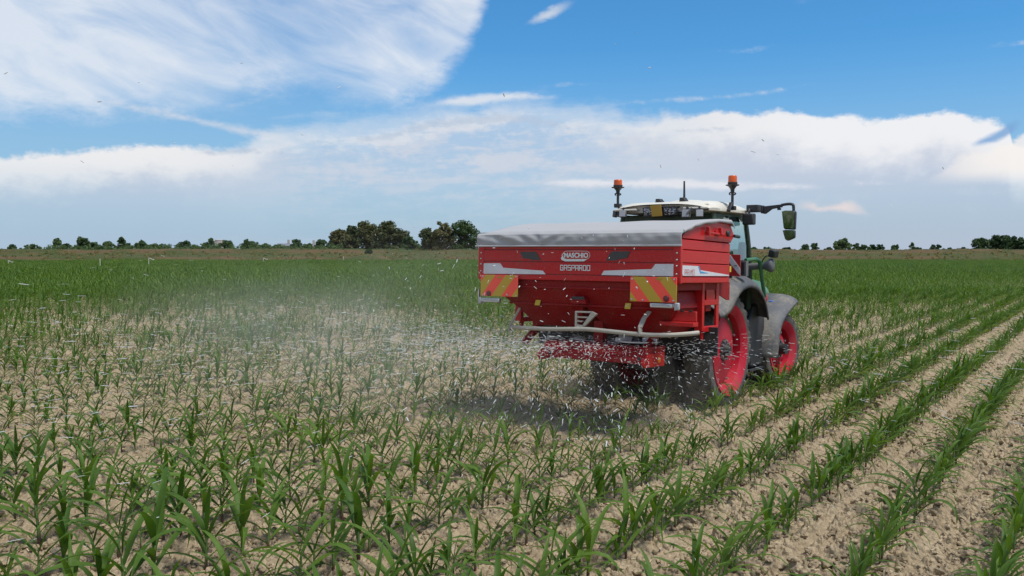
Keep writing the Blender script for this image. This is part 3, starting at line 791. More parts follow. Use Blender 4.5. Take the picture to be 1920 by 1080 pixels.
# chevron boards with reflector, bolts, plate and strip lamp
for (x0, y0, x1, y1), mat, (rx, ry), (lx0, lx1, ly), bolts in (
        ((903, 515, 972.5, 557), CHEV_L, (918, 550), (906, 940, 562), ((907, 518), (969, 519), (907, 553), (952, 553), (969, 555))),
        ((1183, 518.5, 1270, 568), CHEV_R, (1250.3, 560), (1221.5, 1264, 572), ((1186, 523), (1265, 524), (1186, 561), (1206.5, 562.5), (1264, 564)))):
    a, b_ = SY(x0, y0, 9.78), SY(x1, y1, 9.78)
    yb = YR-0.035
    cb = MB().box(((a.x+b_.x)/2, yb, (a.z+b_.z)/2), (b_.x-a.x, 0.012, a.z-b_.z)).build('chevron_board', mat, spreader, origin=((a.x+b_.x)/2, yb, (a.z+b_.z)/2), bevel=0.004)
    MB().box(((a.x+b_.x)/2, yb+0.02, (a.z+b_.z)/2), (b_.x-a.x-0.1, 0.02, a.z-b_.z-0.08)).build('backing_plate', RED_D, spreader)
    q = SY(rx, ry, 9.77)
    MB().lathe([(0, 0), (0.036, 0), (0.036, -0.008), (0.030, -0.014), (0, -0.016)], (q.x, yb-0.006, q.z), 'Y', 20).build('reflector', DKRED, cb)
    for x, y in bolts:
        q = SY(x, y, 9.77)
        MB().lathe([(0, 0), (0.012, 0), (0.011, -0.006), (0, -0.010)], (q.x, yb-0.006, q.z), 'Y', 10).build('bolt', STEEL, cb)
    q = SY((x0+x1)/2+(10 if mat is CHEV_R else 0), y0+5, 9.77)
    MB().box((q.x, yb-0.0065, q.z), (0.07, 0.003, 0.024)).build('marking', OCHRE, cb)
    p0, p1 = SY(lx0, ly, 9.80), SY(lx1, ly, 9.80)
    sl = MB().box(((p0.x+p1.x)/2, YR-0.02, p0.z), (p1.x-p0.x, 0.05, 0.052)).build('strip_lamp', STEEL, spreader, bevel=0.010)
    MB().box(((p0.x+p1.x)/2, YR-0.047, p0.z+0.006), (p1.x-p0.x-0.06, 0.006, 0.022)).build('lens', LAMP, sl, bevel=0.002)
    mx_, mz_ = (p0.x-0.02, p0.z-0.01) if mat is CHEV_L else (p1.x+0.055, p1.z-0.015)
    MB().box((mx_, YR-0.03, mz_), (0.05, 0.05, 0.085)).build('side_marker', LAMP, spreader, bevel=0.012)
    MB().box((mx_-0.028, YR-0.02, mz_+0.05), (0.014, 0.03, 0.19)).build('marker_bracket', STEEL, spreader, bevel=0.003)
# rear frame on the right: holed channel and ladder-like upright
q0, q1 = SY(1243, 582, 10.1), SY(1303, 604, 10.1)
ch = MB().box(((q0.x+q1.x)/2, q0.y+0.05, (q0.z+q1.z)/2), (q1.x-q0.x, 0.04, q0.z-q1.z)).box(((q0.x+q1.x)/2, q0.y+0.0, q1.z-0.03), (q1.x-q0.x+0.03, 0.14, 0.05)).build('frame_channel', RED, spreader, bevel=0.006)
for x in (1259, 1277, 1293):
    h = SY(x, 583.5, 10.1)
    MB().box((h.x, q0.y+0.027, h.z), (0.05, 0.008, 0.022)).build('channel_hole', BLACK, ch, bevel=0.003)
for X0 in (-4.50, -7.44):
    A, B = SX(1322, 533, -4.5), SX(1344, 533, -4.5)
    zb = SX(1322, 618, -4.5).z
    X = X0*KS; name = 'upright_frame'
    ya, yb = A.y-0.02, B.y+0.06
    f = MB()
    f.box2((X-0.10, ya-0.05, zb-0.02), (X, ya+0.02, z1+0.01))
    f.box2((X-0.03, yb-0.06, zb+0.03), (X, yb+0.03, z1+0.01))
    zm = SX(1330, 567, -4.5).z
    f.box2((X-0.028, ya, zm-0.035), (X+0.004, yb, zm+0.03))
    f.box2((X-0.06, ya-0.01, zb-0.03), (X+0.006, yb, zb+0.035))
    f.box2((X-0.028, ya+0.10, zm), (X-0.012, yb-0.1, z1))
    f.build(name, RED, spreader, bevel=0.006)
    t = MB(); t2 = MB()
    t.prism([(ya-0.02, zb-0.03), (ya+0.06, zb-0.03), (ya+0.03, zb-0.13), (ya, zb-0.13)], 'X', X-0.04, X-0.02)
    t2.prism([(yb-0.16, zb-0.03), (yb-0.08, zb-0.03), (yb-0.10, zb-0.12), (yb-0.13, zb-0.12)], 'X', X-0.04, X-0.02)
    t.build('frame_foot', RED, spreader); t2.build('frame_foot', RED, spreader)
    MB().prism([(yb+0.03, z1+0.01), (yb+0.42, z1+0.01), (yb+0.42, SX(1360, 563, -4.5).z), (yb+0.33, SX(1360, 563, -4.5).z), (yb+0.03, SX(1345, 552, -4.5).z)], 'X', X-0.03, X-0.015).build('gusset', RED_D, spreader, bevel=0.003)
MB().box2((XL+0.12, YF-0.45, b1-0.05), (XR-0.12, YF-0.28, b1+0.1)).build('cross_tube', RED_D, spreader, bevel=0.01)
# tubular guard rail with its brackets
rail = [SY(x, y, Y) for x, y, Y in ((958, 613, 9.95), (985, 615, 9.86), (1030, 617, 9.76), (1080, 617, 9.72), (1105, 617.5, 9.72), (1150, 622, 9.72), (1200, 627, 9.74), (1245, 628.5, 9.80), (1285, 626.5, 9.92), (1310, 624, 10.05))]
MB().tube(rail, 0.026, 10, smooth=4).build('guard_rail', BEIGE, spreader)
def strap(name, pts, w, mat=BEIGE):
    b = MB()
    for p, q in zip(pts, pts[1:]): b.bar(p, q, w, 0.022)
    return b.build(name, mat, spreader, bevel=0.005)
strap('rail_bracket', [SY(975, 577, 10.05), SY(957, 609, 9.94), SY(955, 622, 9.94)], 0.045)
strap('rail_bracket', [SY(1218, 584, 10.02), SY(1208, 596, 9.90), SY(1200, 614, 9.74), SY(1200.5, 630, 9.735)], 0.055)
fr = [SY(x, y, 9.79) for x, y in ((1080, 583), (1096, 582), (1118, 589), (1097, 612), (1095, 620), (1080, 619.5))]
sb_ = MB()
o_ = [(p.x, p.z) for p in fr]
def slat(x0, y0, x1, y1, x2, y2, x3, y3):
    q = [SY(x, y, 9.79) for x, y in ((x0, y0), (x1, y1), (x2, y2), (x3, y3))]
    sb_.prism([(p.x, p.z) for p in q], 'Y', q[0].y-0.022, q[0].y+0.022)
slat(1079.5, 583, 1083, 583, 1083, 620, 1079.5, 619.5)
slat(1111, 584, 1120, 589, 1098, 612, 1094, 609)
slat(1083, 583, 1111, 584, 1108, 587, 1083, 586.2)
for y in (593, 600.5): slat(1083, y, 1104-(y-593)*1.2, y+1, 1101-(y-593)*1.2, y+3.6, 1083, y+2.6)
slat(1083, 608, 1095.5, 610, 1096, 621, 1083, 620)
sb_.build('ladder_step', BEIGE, spreader, bevel=0.004)
# spreading discs with vanes, and the black apron in front of them
DISCS = []
for x in (1060, 1195):
    q = SY(x, 640, 10.35)
    DISCS.append(Vector(at(x, 640, 'Y', 10.35*KS)))
    dsk = MB().lathe([(0, 0.03), (0.06, 0.03), (0.10, 0.006), (0.30, 0.016), (0.30, 0.0), (0.1, -0.01), (0.06, -0.07), (0, -0.07)], q, 'Z', 40).build('spreading_disc', STEEL, spreader)
    for k in range(4):
        a = k*math.pi/2 + x
        d = Vector((math.cos(a), math.sin(a), 0))
        MB().bar(q+d*0.10+Vector((0,0,0.03)), q+d*0.34+Vector((0,0,0.035)), 0.02, 0.045).build('vane', STEEL, dsk)
    MB().lathe([(0.05, 0.03), (0.06, 0.30), (0.16, 0.36), (0.16, 0.40), (0, 0.40)], q, 'Z', 20).build('outlet_spout', BLACK, spreader)
a, b_ = SY(1010, 612, 10.95), SY(1345, 668, 10.95)
MB().box2((a.x, a.y, b_.z), (b_.x, a.y+0.02, a.z+0.12)).build('rubber_apron', BLACK, spreader)
p0, p1 = SY(1100, 600, 10.15), SY(1130, 652, 10.15)
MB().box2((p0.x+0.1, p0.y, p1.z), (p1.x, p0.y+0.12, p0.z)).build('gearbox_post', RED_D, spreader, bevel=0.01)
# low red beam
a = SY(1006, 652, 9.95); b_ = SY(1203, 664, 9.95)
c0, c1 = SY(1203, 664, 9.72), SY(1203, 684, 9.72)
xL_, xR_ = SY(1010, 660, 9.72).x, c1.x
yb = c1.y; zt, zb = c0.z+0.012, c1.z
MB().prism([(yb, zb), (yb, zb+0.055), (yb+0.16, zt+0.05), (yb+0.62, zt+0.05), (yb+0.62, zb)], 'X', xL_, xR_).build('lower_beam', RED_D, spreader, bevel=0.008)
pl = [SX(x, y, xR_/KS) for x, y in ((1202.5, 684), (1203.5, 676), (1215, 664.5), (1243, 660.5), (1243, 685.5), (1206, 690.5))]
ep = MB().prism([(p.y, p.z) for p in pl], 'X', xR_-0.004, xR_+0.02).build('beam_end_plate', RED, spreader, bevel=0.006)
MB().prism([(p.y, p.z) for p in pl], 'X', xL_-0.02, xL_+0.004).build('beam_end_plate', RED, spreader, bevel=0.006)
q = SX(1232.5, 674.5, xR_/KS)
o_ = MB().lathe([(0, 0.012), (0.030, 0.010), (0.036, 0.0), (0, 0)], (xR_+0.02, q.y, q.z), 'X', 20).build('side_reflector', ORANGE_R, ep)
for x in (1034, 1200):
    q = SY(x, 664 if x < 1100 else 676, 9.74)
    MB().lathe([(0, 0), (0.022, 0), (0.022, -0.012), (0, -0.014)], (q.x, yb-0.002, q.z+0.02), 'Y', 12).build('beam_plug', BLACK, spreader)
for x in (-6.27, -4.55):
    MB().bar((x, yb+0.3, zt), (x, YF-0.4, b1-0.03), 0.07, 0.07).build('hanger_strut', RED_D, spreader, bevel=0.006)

# ------------------------------------------------------------------ the tractor
TC = -5.425
tractor = thing('tractor', (TC, 11.76, 0.0), 'green tractor with cream roof and red wheels carrying the red spreader', 'tractor')
def wheel(y, z, rt, w, rr, side, rear):
    """side +1: the right-hand wheel, whose outer face looks to +X"""
    if not rear: y += 0.10
    turn = Matrix.Rotation(R(0 if rear else -9), 3, 'Z'); piv = Vector((TC+side*0.72, y, 0))
    def ST_(b):
        if not rear: b.v = [tuple(turn @ (Vector(p)-piv) + piv) for p in b.v]
        return b
    xo = TC + side*0.935
    s = side
    t = MB()
    k = w/2; xc = xo - s*k
    prof = [(rr, -k*0.92), (rr+0.05, -k), (rt-0.09, -k*1.02), (rt-0.045, -k*0.9), (rt-0.035, 0), (rt-0.045, k*0.9), (rt-0.09, k*1.02), (rr+0.05, k), (rr, k*0.92)]
    t.lathe(prof, (xc, y, z), 'X', 56, close=True)
    n = 26 if rear else 22
    for i in range(n):
        for sd in (-1, 1):
            a0 = 2*math.pi*(i + (0.5 if sd > 0 else 0))/n
            pts = []
            for f, da in ((0.05, 0.0), (1.0, -0.16)):
                for r0 in (rt-0.05, rt):
                    for e in (-0.032, 0.032):
                        a = a0+da+e*(1.0 if f < 0.5 else 1.25)/rt*1.2
                        rr_ = r0-(0.05 if f > 0.9 else 0)
                        pts.append((xc+sd*k*f*1.03, y+rr_*math.cos(a), z+rr_*math.sin(a)))
            t.raw(pts, ((0,1,3,2),(4,6,7,5),(0,4,5,1),(2,3,7,6),(0,2,6,4),(1,5,7,3)))
    wt = ST_(MB().lathe([(0.02, -0.1), (0.10, -0.1), (0.10, 0.02), (0.02, 0.02)], (xc, y, z), 'X', 20, close=True)).build('rear_wheel' if rear else 'front_wheel', BLACK, tractor)
    ST_(t).build('tyre', RUBBER, wt, smooth=40)
    d = 0.115 if rear else 0.10                      # the dish sits inside the outer rim
    r = MB()
    e = lambda h: s*(k+0.004) - s*h
    r.lathe([(rr+0.012, e(-0.008)), (rr+0.020, e(0.012)), (rr-0.02, e(0.03)), (rr-0.055, e(0.045)), (rr-0.075, e(0.11)), (rr-0.085, e(0.2)), (rr-0.075, e(w*0.8)), (rr+0.012, e(w)), (rr-0.0, e(w+0.006)), (rr-0.11, e(w*0.8)), (rr-0.11, e(0.06)), (rr-0.06, e(0.02))], (xc, y, z), 'X', 64, close=True)
    ST_(r).build('rim', RIM, wt, smooth=40)
    h = MB()
    q = rr-0.11
    h.lathe([(0.08, e(d)), (0.20, e(d-0.015)), (0.24, e(d)), (q-0.10, e(d+0.02)), (q-0.01, e(d+0.06)), (q+0.02, e(d+0.085)), (q+0.02, e(d+0.10)), (0.08, e(d+0.05))], (xc, y, z), 'X', 64, close=True)
    ST_(h).build('wheel_disc', RIM, wt, smooth=40)
    hub = MB().lathe([(0, e(d-0.10 if rear else d-0.16)), (0.07 if rear else 0.085, e(d-0.10 if rear else d-0.16)), (0.09, e(d-0.03)), (0.16, e(d-0.02)), (0.165, e(d+0.02)), (0, e(d+0.02))], (xc, y, z), 'X', 24)
    ST_(hub).build('hub', BLACK, wt)
    for i in range(10):
        a = 2*math.pi*i/10
        ST_(MB().lathe([(0, e(d-0.05)), (0.016, e(d-0.05)), (0.016, e(d)), (0, e(d))], (xc, y+0.135*math.cos(a), z+0.135*math.sin(a)), 'X', 8)).build('bolt', STEEL, wt)
    for i in range(8):
        a = 2*math.pi*(i+0.5)/8
        ST_(MB().lathe([(0, e(d-0.005)), (0.018, e(d-0.005)), (0.018, e(d+0.06)), (0, e(d+0.06))], (xc, y+(q-0.06)*math.cos(a), z+(q-0.06)*math.sin(a)), 'X', 8)).build('bolt', STEEL, wt)
for s in (1, -1):
    wheel(11.76, 0.80, 0.85, 0.38, 0.64, s, True)
    wheel(14.07, 0.60, 0.635, 0.30, 0.45, s, False)
def fender(name, pts, X, width, crown, lip=0.05):
    """a shell over a wheel: outer lip through pts (pixels on the plane X), rounded over and running inwards"""
    for s in (1, -1):
        q = [at(x, y, 'X', X) for x, y in pts]
        Y = [p[1] for p in q]; Z = [p[2] for p in q]
        n = 30
        tt = np.linspace(0, len(q)-1, n)
        Y = np.interp(tt, range(len(q)), Y); Z = np.interp(tt, range(len(q)), Z)
        ker = np.array([1, 2, 3, 2, 1])/9
        Y[2:-2] = np.convolve(Y, ker, 'valid'); Z[2:-2] = np.convolve(Z, ker, 'valid')
        P = []
        for i in range(n):
            ty, tz = Y[min(i+1, n-1)]-Y[max(i-1, 0)], Z[min(i+1, n-1)]-Z[max(i-1, 0)]
            L = math.hypot(ty, tz); ny, nz = -tz/L, ty/L
            row = []
            for dx, h in ((0.0, 0.0), (0.004, lip*0.6), (0.02, lip), (0.06, lip+crown*0.35), (0.14, lip+crown*0.7), (0.26, lip+crown*0.95), (width, lip+crown)):
                row.append((TC + s*(X-TC-dx), Y[i]+ny*h, Z[i]+nz*h))
            P.append(row)
        MB().grid(P).build(name, FENDER, tractor, solid=0.02, smooth=60)
fender('rear_fender', [(1351, 597), (1360, 594), (1369, 587), (1376, 577), (1382, 563), (1388, 551), (1396, 542), (1408, 537.5), (1420, 541), (1429, 551), (1436, 567), (1440, 585), (1441, 600)], -4.36, 0.60, 0.13, 0.075)
fender('front_fender', [(1459, 672), (1461, 636), (1467, 608), (1475, 592), (1484, 580), (1491, 572.5), (1497, 567)], -4.34, 0.54, 0.10, 0.045)
for s in (1, -1):
    X = TC + s*0.47
    MB().prism([(11.0, 1.0), (11.15, 1.45), (11.5, 1.72), (12.0, 1.86), (12.5, 1.78), (12.9, 1.5), (13.1, 1.1), (13.1, 0.6), (12.6, 0.6)], 'X', X-s*0.03, X).build('fender_inner_wall', BLACK, tractor)
# fuel tank, step and filler caps
t0 = [at(x, y, 'X', -4.62) for x, y in ((1421, 600), (1447, 588), (1449, 570), (1452, 570), (1455, 640), (1453, 672), (1424, 684))]
for s in (1, -1):
    X = TC + s*(-4.57-TC)
    poly = [(12.72, 1.15), (12.95, 1.36), (13.15, 1.42), (13.42, 1.40), (13.46, 0.55), (13.36, 0.42), (12.85, 0.42), (12.74, 0.55)]
    MB().prism(poly, 'X', X - s*0.35, X).build('fuel_tank', BLACK, tractor, bevel=0.03)
    MB().box2((X-s*0.35, 12.75, 0.36), (X+s*0.02, 13.40, 0.40)).box2((X-s*0.3, 12.9, 0.40), (X-s*0.27, 12.95, 0.8)).build('access_step', BLACK, tractor, bevel=0.006)
q = at(1437, 559, 'X', -4.66)
MB().lathe([(0, 0), (0.075, 0), (0.082, 0.03), (0.07, 0.085), (0.03, 0.10), (0, 0.10)], (q[0]-0.09, q[1], q[2]), 'X', 20).build('red_cap', RIM, tractor)
q = at(1446, 567, 'X', -4.66)
MB().lathe([(0, -0.07), (0.035, -0.07), (0.038, -0.02), (0.045, -0.015), (0.045, 0.02), (0.03, 0.03), (0, 0.03)], q, 'Z', 18).build('blue_cap', BLUECAP, tractor)
# chassis, axles, hood
MB().box2((TC-0.38, 11.1, 0.5), (TC+0.38, 14.9, 1.05)).build('chassis', BLACK, tractor, bevel=0.03)
MB().lathe([(0.16, -0.72), (0.2, -0.5), (0.26, -0.3), (0.26, 0.3), (0.2, 0.5), (0.16, 0.72)], (TC, 11.76, 0.80), 'X', 20).build('rear_axle', BLACK, tractor)
MB().lathe([(0.10, -0.75), (0.14, -0.3), (0.14, 0.3), (0.10, 0.75)], (TC, 14.07, 0.60), 'X', 16).build('front_axle', BLACK, tractor)
hd = MB()
P = []
for y, zt, w in ((12.95, 1.86, 0.46), (13.7, 1.84, 0.45), (14.6, 1.74, 0.42), (15.1, 1.60, 0.38), (15.25, 1.42, 0.34)):
    P.append([(TC-w, y, 1.0), (TC-w, y, zt-0.16), (TC-w*0.85, y, zt-0.04), (TC-w*0.4, y, zt), (TC+w*0.4, y, zt), (TC+w*0.85, y, zt-0.04), (TC+w, y, zt-0.16), (TC+w, y, 1.0)])
hd.grid(P)
f = [tuple(range(len(P[0])))]
hd.raw(P[-1], f).build('hood', GREEN, tractor, smooth=45)
# three-point linkage
for x in (TC-0.42, TC+0.42):
    MB().bar((x, 11.4, 0.62), (x*0.6+TC*0.4, 10.5, 0.78), 0.09, 0.11).build('lower_link', BLACK, tractor, bevel=0.01)
    MB().bar((x, 11.45, 1.35), (x, 11.0, 0.72), 0.05, 0.05).build('lift_rod', BLACK, tractor)
MB().tube([(TC, 11.3, 1.25), (TC, 10.7, 1.32)], 0.04, 10).build('top_link', BLACK, tractor)
# cab
CC, CW = -5.395, 0.745
Y0, Y1 = 11.45, 12.90
ZB, ZT = 1.62, 2.735
for s in (1, -1):
    for y, yt in ((Y0, Y0+0.08), (Y1+0.04, Y1-0.10)):
        MB().tube([(CC+s*(CW-0.02), y, 1.15), (CC+s*CW, y, 1.8), (CC+s*CW, (y+yt)/2, 2.3), (CC+s*(CW-0.04), yt, ZT+0.02)], 0.042, 8, smooth=4).build('cab_pillar', DGREEN, tractor)
    P = []
    for z, dx in ((1.30, -0.01), (1.8, 0.004), (2.3, 0.004), (ZT, -0.035)):
        P.append([(CC+s*(CW+dx+0.03*math.sin(math.pi*k/8)), Y0+0.05+(Y1-Y0-0.08)*k/8, z) for k in range(9)])
    MB().grid(P).build('side_window', GLASS, tractor, smooth=60)
    MB().box2((CC+s*(CW-0.1), Y0, 0.95), (CC+s*(CW+0.01), Y1+0.02, 1.29)).build('lower_cab_panel', GREEN, tractor, bevel=0.02)
    MB().box2((CC+s*(CW-0.07), Y0+0.05, ZT-0.07), (CC+s*(CW-0.01), Y1-0.06, ZT+0.03)).build('roof_rail', DGREEN, tractor, bevel=0.01)
MB().grid([[(CC-CW+0.05, Y0+0.0+0.07*k/3, 1.35+(ZT-1.36)*k/3), (CC+CW-0.05, Y0+0.07*k/3, 1.35+(ZT-1.36)*k/3)] for k in range(4)]).build('rear_window', GLASS, tractor)
MB().grid([[(CC-CW+0.05, Y1+0.03-0.10*k/3, 1.35+(ZT-1.36)*k/3), (CC+CW-0.05, Y1+0.03-0.10*k/3, 1.35+(ZT-1.36)*k/3)] for k in range(4)]).build('windscreen', GLASS, tractor)
MB().box2((CC-CW+0.02, Y0+0.05, ZT-0.08), (CC+CW-0.02, Y0+0.12, ZT+0.02)).build('rear_window_frame', DGREEN, tractor, bevel=0.01)
MB().box2((CC-0.66, Y0, 0.95), (CC+0.66, Y0+0.05, 1.33)).build('rear_cab_panel', DGREEN, tractor, bevel=0.02)
st = MB().box((CC, 12.0, 1.55), (0.52, 0.5, 0.14)).box((CC, 11.76, 1.95), (0.5, 0.14, 0.7)).build('driver_seat', BLACK, tractor, bevel=0.05)
MB().box((CC+0.42, 12.2, 1.72), (0.16, 0.5, 0.10)).build('armrest_console', BLACK, tractor, bevel=0.03)
MB().lathe([(0.17, -0.012), (0.185, 0), (0.17, 0.012), (0.155, 0)], (CC, 12.5, 1.85), 'Z', 24, close=True).bar((CC, 12.5, 1.85), (CC, 12.75, 1.4), 0.05, 0.05).build('steering_wheel', BLACK, tractor)
# roof
RX0, RX1, RY0, RY1 = -6.176, -4.607, 11.27, 12.95
KC = 0.886
ze = float(at(1324, 397, 'Y', 11.43)[2]) + 0.02; zc = float(at(1245, 381.5, 'Y', 11.34)[2])
P = []
ny = 14
for j in range(ny+1):
    v = j/ny
    y = RY0 + (RY1-RY0)*v
    taper = 1 - 0.06*(2*abs(v-0.45))**4
    up = 0.05*math.sin(math.pi*min(1, v*1.15))**0.7 if 0 < v < 0.87 else 0.0
    row = []
    for i in range(25):
        u = -1 + 2*i/24
        x = (RX0+RX1)/2 + (RX1-RX0)/2*u*taper
        ex = 3.0 + 8.0*min(1, v/0.22)
        z = ze + 0.035 + (zc-ze-0.035+up)*(1-abs(u)**ex)
        if j in (0, ny): z -= 0.012
        row.append((x, y, z))
    low = [(row[-1][0]-0.005, y, ze-0.005), (row[-1][0]-0.07, y, ze-0.02), (row[0][0]+0.07, y, ze-0.02), (row[0][0]+0.005, y, ze-0.005)]
    # the rear of the shell is cut away over the lamps: a recess between two horns
    P.append(row + low + [row[0]])
rf = MB().grid(P)
n = len(P[0])-1
rf.raw(P[-1][:n], [tuple(range(n))])
roof = rf.build('cab_roof', CREAM, tractor, smooth=50)
# recessed rear face of the roof with the lamp panel
def rz(y): return float(at(1245, y, 'Y', RY0)[2])
def rx(x): return float(at(x, 392, 'Y', RY0)[0])
MB().box2((RX0+0.08, RY0+0.10, ze-0.015), (RX1-0.08, RY0+0.13, zc-0.02)).build('rear_fascia', CREAM, roof, bevel=0.004)
MB().prism([(rx(1203), rz(388)), (rx(1269), rz(387)), (rx(1268), rz(403)), (rx(1205), rz(405))], 'Y', RY0+0.03, RY0+0.10).build('perforated_panel', BLACK, roof)
pr = random.Random(9)
gr = MB()
for k in range(90):
    x = pr.choice([pr.uniform(1206, 1219), pr.uniform(1244, 1265)]); y = pr.uniform(389.5, 402)
    gr.box((rx(x), RY0+0.029, rz(y)), (pr.uniform(0.008, 0.022), 0.003, pr.uniform(0.006, 0.014)))
gr.build('panel_print', WHITEP, roof)
MB().prism([(rx(1219.5), rz(384.5)), (rx(1239.5), rz(384.5)), (rx(1242.5), rz(405)), (rx(1223), rz(405.8))], 'Y', RY0-0.012, RY0+0.0).build('number_plate', OCHRE, roof, bevel=0.003)
for s in (1, -1):
    MB().box2(((RX1 if s > 0 else RX0) - s*0.05, RY0-0.01, ze+0.012), ((RX1 if s > 0 else RX0) - s*0.42, RY0+0.12, ze+0.045)).build('roof_horn', CREAM, roof, bevel=0.012)
def work_lamp(px, py, Y, yaw, size=0.13, name='work_lamp'):
    Y *= KC; size *= KC
    c = Vector(at(px, py, 'Y', Y))
    M = Euler((R(-8), 0, R(yaw))).to_matrix()
    def T(b): b.v = [tuple(M @ Vector(p) + c) for p in b.v]; return b
    l = T(MB().prism([(-size/2, -size/2), (size/2, -size/2), (size/2, size/2), (-size/2, size/2)], 'Y', -0.02, 0.03).prism([(-size*0.38, -size*0.38), (size*0.38, -size*0.38), (size*0.38, size*0.38), (-size*0.38, size*0.38)], 'Y', 0.03, 0.09)).build(name, GREYP, tractor, bevel=0.012)
    T(MB().box((0, -0.022, 0), (size*0.84, 0.006, size*0.84))).build('lens', LAMP, l, bevel=0.004)
    T(MB().bar((0, 0.05, size*0.4), (0, 0.05, size*0.4+0.06), 0.03, 0.03)).build('bracket', BLACK, l)
    return l
work_lamp(1153, 401, 12.80, -75, 0.12)
work_lamp(1167.5, 401, 12.66, 10, 0.12)
work_lamp(1286, 400.5, 12.60, 5, 0.13)
work_lamp(1311.5, 400, 12.62, 25, 0.12)
p0, p1 = Vector(at(1288, 402, 'Y', 11.15)), Vector(at(1298, 390, 'Y', 11.17))
MB().tube([p0, p1], 0.022, 8).build('lamp_arm', GREYP, tractor)
MB().tube([at(1272, 393, 'Y', 11.26), at(1276, 398, 'Y', 11.24), at(1271, 402, 'Y', 11.24)], 0.03, 8).build('cable_loom', BLACK, tractor)
# beacons
def beacon(x, ytop, ybase, axis, v):
    b = Vector(at(x, ybase, axis, v)); t = Vector(at(x, ytop, axis, v))
    h = t.z - b.z; x0, y0 = b.x, b.y
    z = b.z
    o = MB().tube([(x0, y0, z), (x0, y0, z+h*0.55)], 0.020, 10).lathe([(0.025, h*0.5), (0.032, h*0.6), (0.06, h*0.68), (0.095, h*0.70), (0.098, h*0.725), (0.05, h*0.75), (0.0, h*0.75)], (x0, y0, z), 'Z', 20).build('beacon_lamp', BLACK, tractor)
    MB().lathe([(0.066, h*0.75), (0.070, h*0.755), (0.070, h*0.80), (0, h*0.80)], (x0, y0, z), 'Z', 20).build('collar', BLACK, o)
    MB().lathe([(0.0, h*0.80), (0.064, h*0.80), (0.062, h*0.97), (0.052, h), (0.0, h)], (x0, y0, z), 'Z', 20).build('amber_lens', AMBER, o)
    MB().tube([(x0-0.03, y0, z+h*0.42), (x0-0.045, y0-0.01, z+h*0.47), (x0+0.01, y0-0.03, z+h*0.5), (x0+0.05, y0, z+h*0.46), (x0+0.02, y0, z+h*0.42)], 0.010, 6, smooth=3).build('clamp', BLACK, o)
    MB().box((x0, y0, z+0.015), (0.10, 0.08, 0.06)).build('foot', BLACK, o, bevel=0.01)
beacon(1158.5, 337, 387.5, 'Y', 11.40)
beacon(1373, 329, 392, 'X', -4.57)
MB().bar(at(1371, 380, 'X', -4.575), at(1366, 396, 'X', -4.575), 0.05, 0.03).build('beacon_bracket', BLACK, tractor, bevel=0.006)
# aerials
for x, yb_, yt in ((1236.5, 382, 373), (1281.5, 381, 370.5)):
    p = Vector(at(x, yb_, 'Y', 11.52)); h = Vector(at(x, yt, 'Y', 11.52)).z - p.z
    MB().prism([(p.x-0.05, p.z-0.02), (p.x+0.075, p.z-0.02), (p.x+0.065, p.z+h*0.3), (p.x+0.025, p.z+h), (p.x-0.042, p.z+h)], 'Y', p.y-0.05, p.y+0.05).build('aerial_base', BLACK, tractor, bevel=0.008)
p = Vector(at(1283, 372, 'Y', 11.53)); q = Vector(at(1283, 339.5, 'Y', 11.53))
MB().tube([p, q], [0.017, 0.012], 8).build('aerial_rod', BLACK, tractor)
p = Vector(at(1290, 380, 'Y', 12.14))
MB().lathe([(0.30, -0.05), (0.29, 0.0), (0.2, 0.03), (0, 0.04)], (p.x, p.y, p.z), 'Z', 24).build('receiver_dome', CREAM, tractor)
# mirror with its arm, and the small lamp below
YM = 12.71
def Mq(x, y, dy=0.0): return Vector(at(x, y, 'Y', YM+dy))
arm = MB().box2(Mq(1399, 398, -0.08), Mq(1427.5, 384.5, 0.08))
arm.box2(Mq(1426, 400, -0.05), Mq(1434, 385.5, 0.05))
pts = [(1432, 401), (1436, 401), (1448, 392), (1467, 388.5), (1467, 383), (1432, 387)]
arm.prism([(Mq(*p).x, Mq(*p).z) for p in pts], 'Y', YM-0.025, YM+0.025)
arm.build('mirror_arm', BLACK, tractor, bevel=0.006)
MB().tube([Mq(1465, 384.5), Mq(1478, 382.5), Mq(1486, 383.5), Mq(1488, 388), Mq(1488, 397)], 0.022, 8, smooth=4).build('mirror_stalk', BLACK, tractor)
MB().box(Mq(1461, 392), (0.05, 0.04, 0.03)).bar(Mq(1461, 389), Mq(1461, 393), 0.02, 0.02).build('arm_knob', BLACK, tractor, bevel=0.004)
def mirror(pts, name):
    q = [Mq(*p) for p in pts]
    o = MB().prism([(p.x, p.z) for p in q], 'Y', YM-0.03, YM+0.05).build(name, BLACK, tractor, bevel=0.02)
    cx = sum(p.x for p in q)/len(q); cz = sum(p.z for p in q)/len(q)
    zz = [cz+(p.z-cz)*0.90 for p in q]; xx = [cx+(p.x-cx)*0.84 for p in q]
    yy = [YM-0.075+0.27*(x-min(xx))-0.15*(z-min(zz)) for x, z in zip(xx, zz)]
    n = len(q)
    MB().raw([(x, y, z) for x, y, z in zip(xx, yy, zz)] + [(x, YM-0.02, z) for x, z in zip(xx, zz)], [tuple(range(n)), tuple(range(2*n-1, n-1, -1))] + [(i, i+n, (i+1) % n+n, (i+1) % n) for i in range(n)]).build('mirror_glass', MIRROR_M, o, smooth=0)
mirror([(1468.5, 396), (1472, 394.8), (1490, 395), (1493, 397), (1491.5, 431), (1470.5, 430)], 'main_mirror')
mirror([(1469.5, 431), (1491, 431.5), (1491, 446), (1477, 452), (1473.5, 449)], 'wide_angle_mirror')
q = Vector(at(1404.5, 411, 'Y', 12.58))
sl = MB().box(q, (0.17, 0.14, 0.17)).bar(q+Vector((0, 0, 0.08)), q+Vector((0, 0, 0.16)), 0.04, 0.04).build('side_lamp', BLACK, tractor, bevel=0.035)
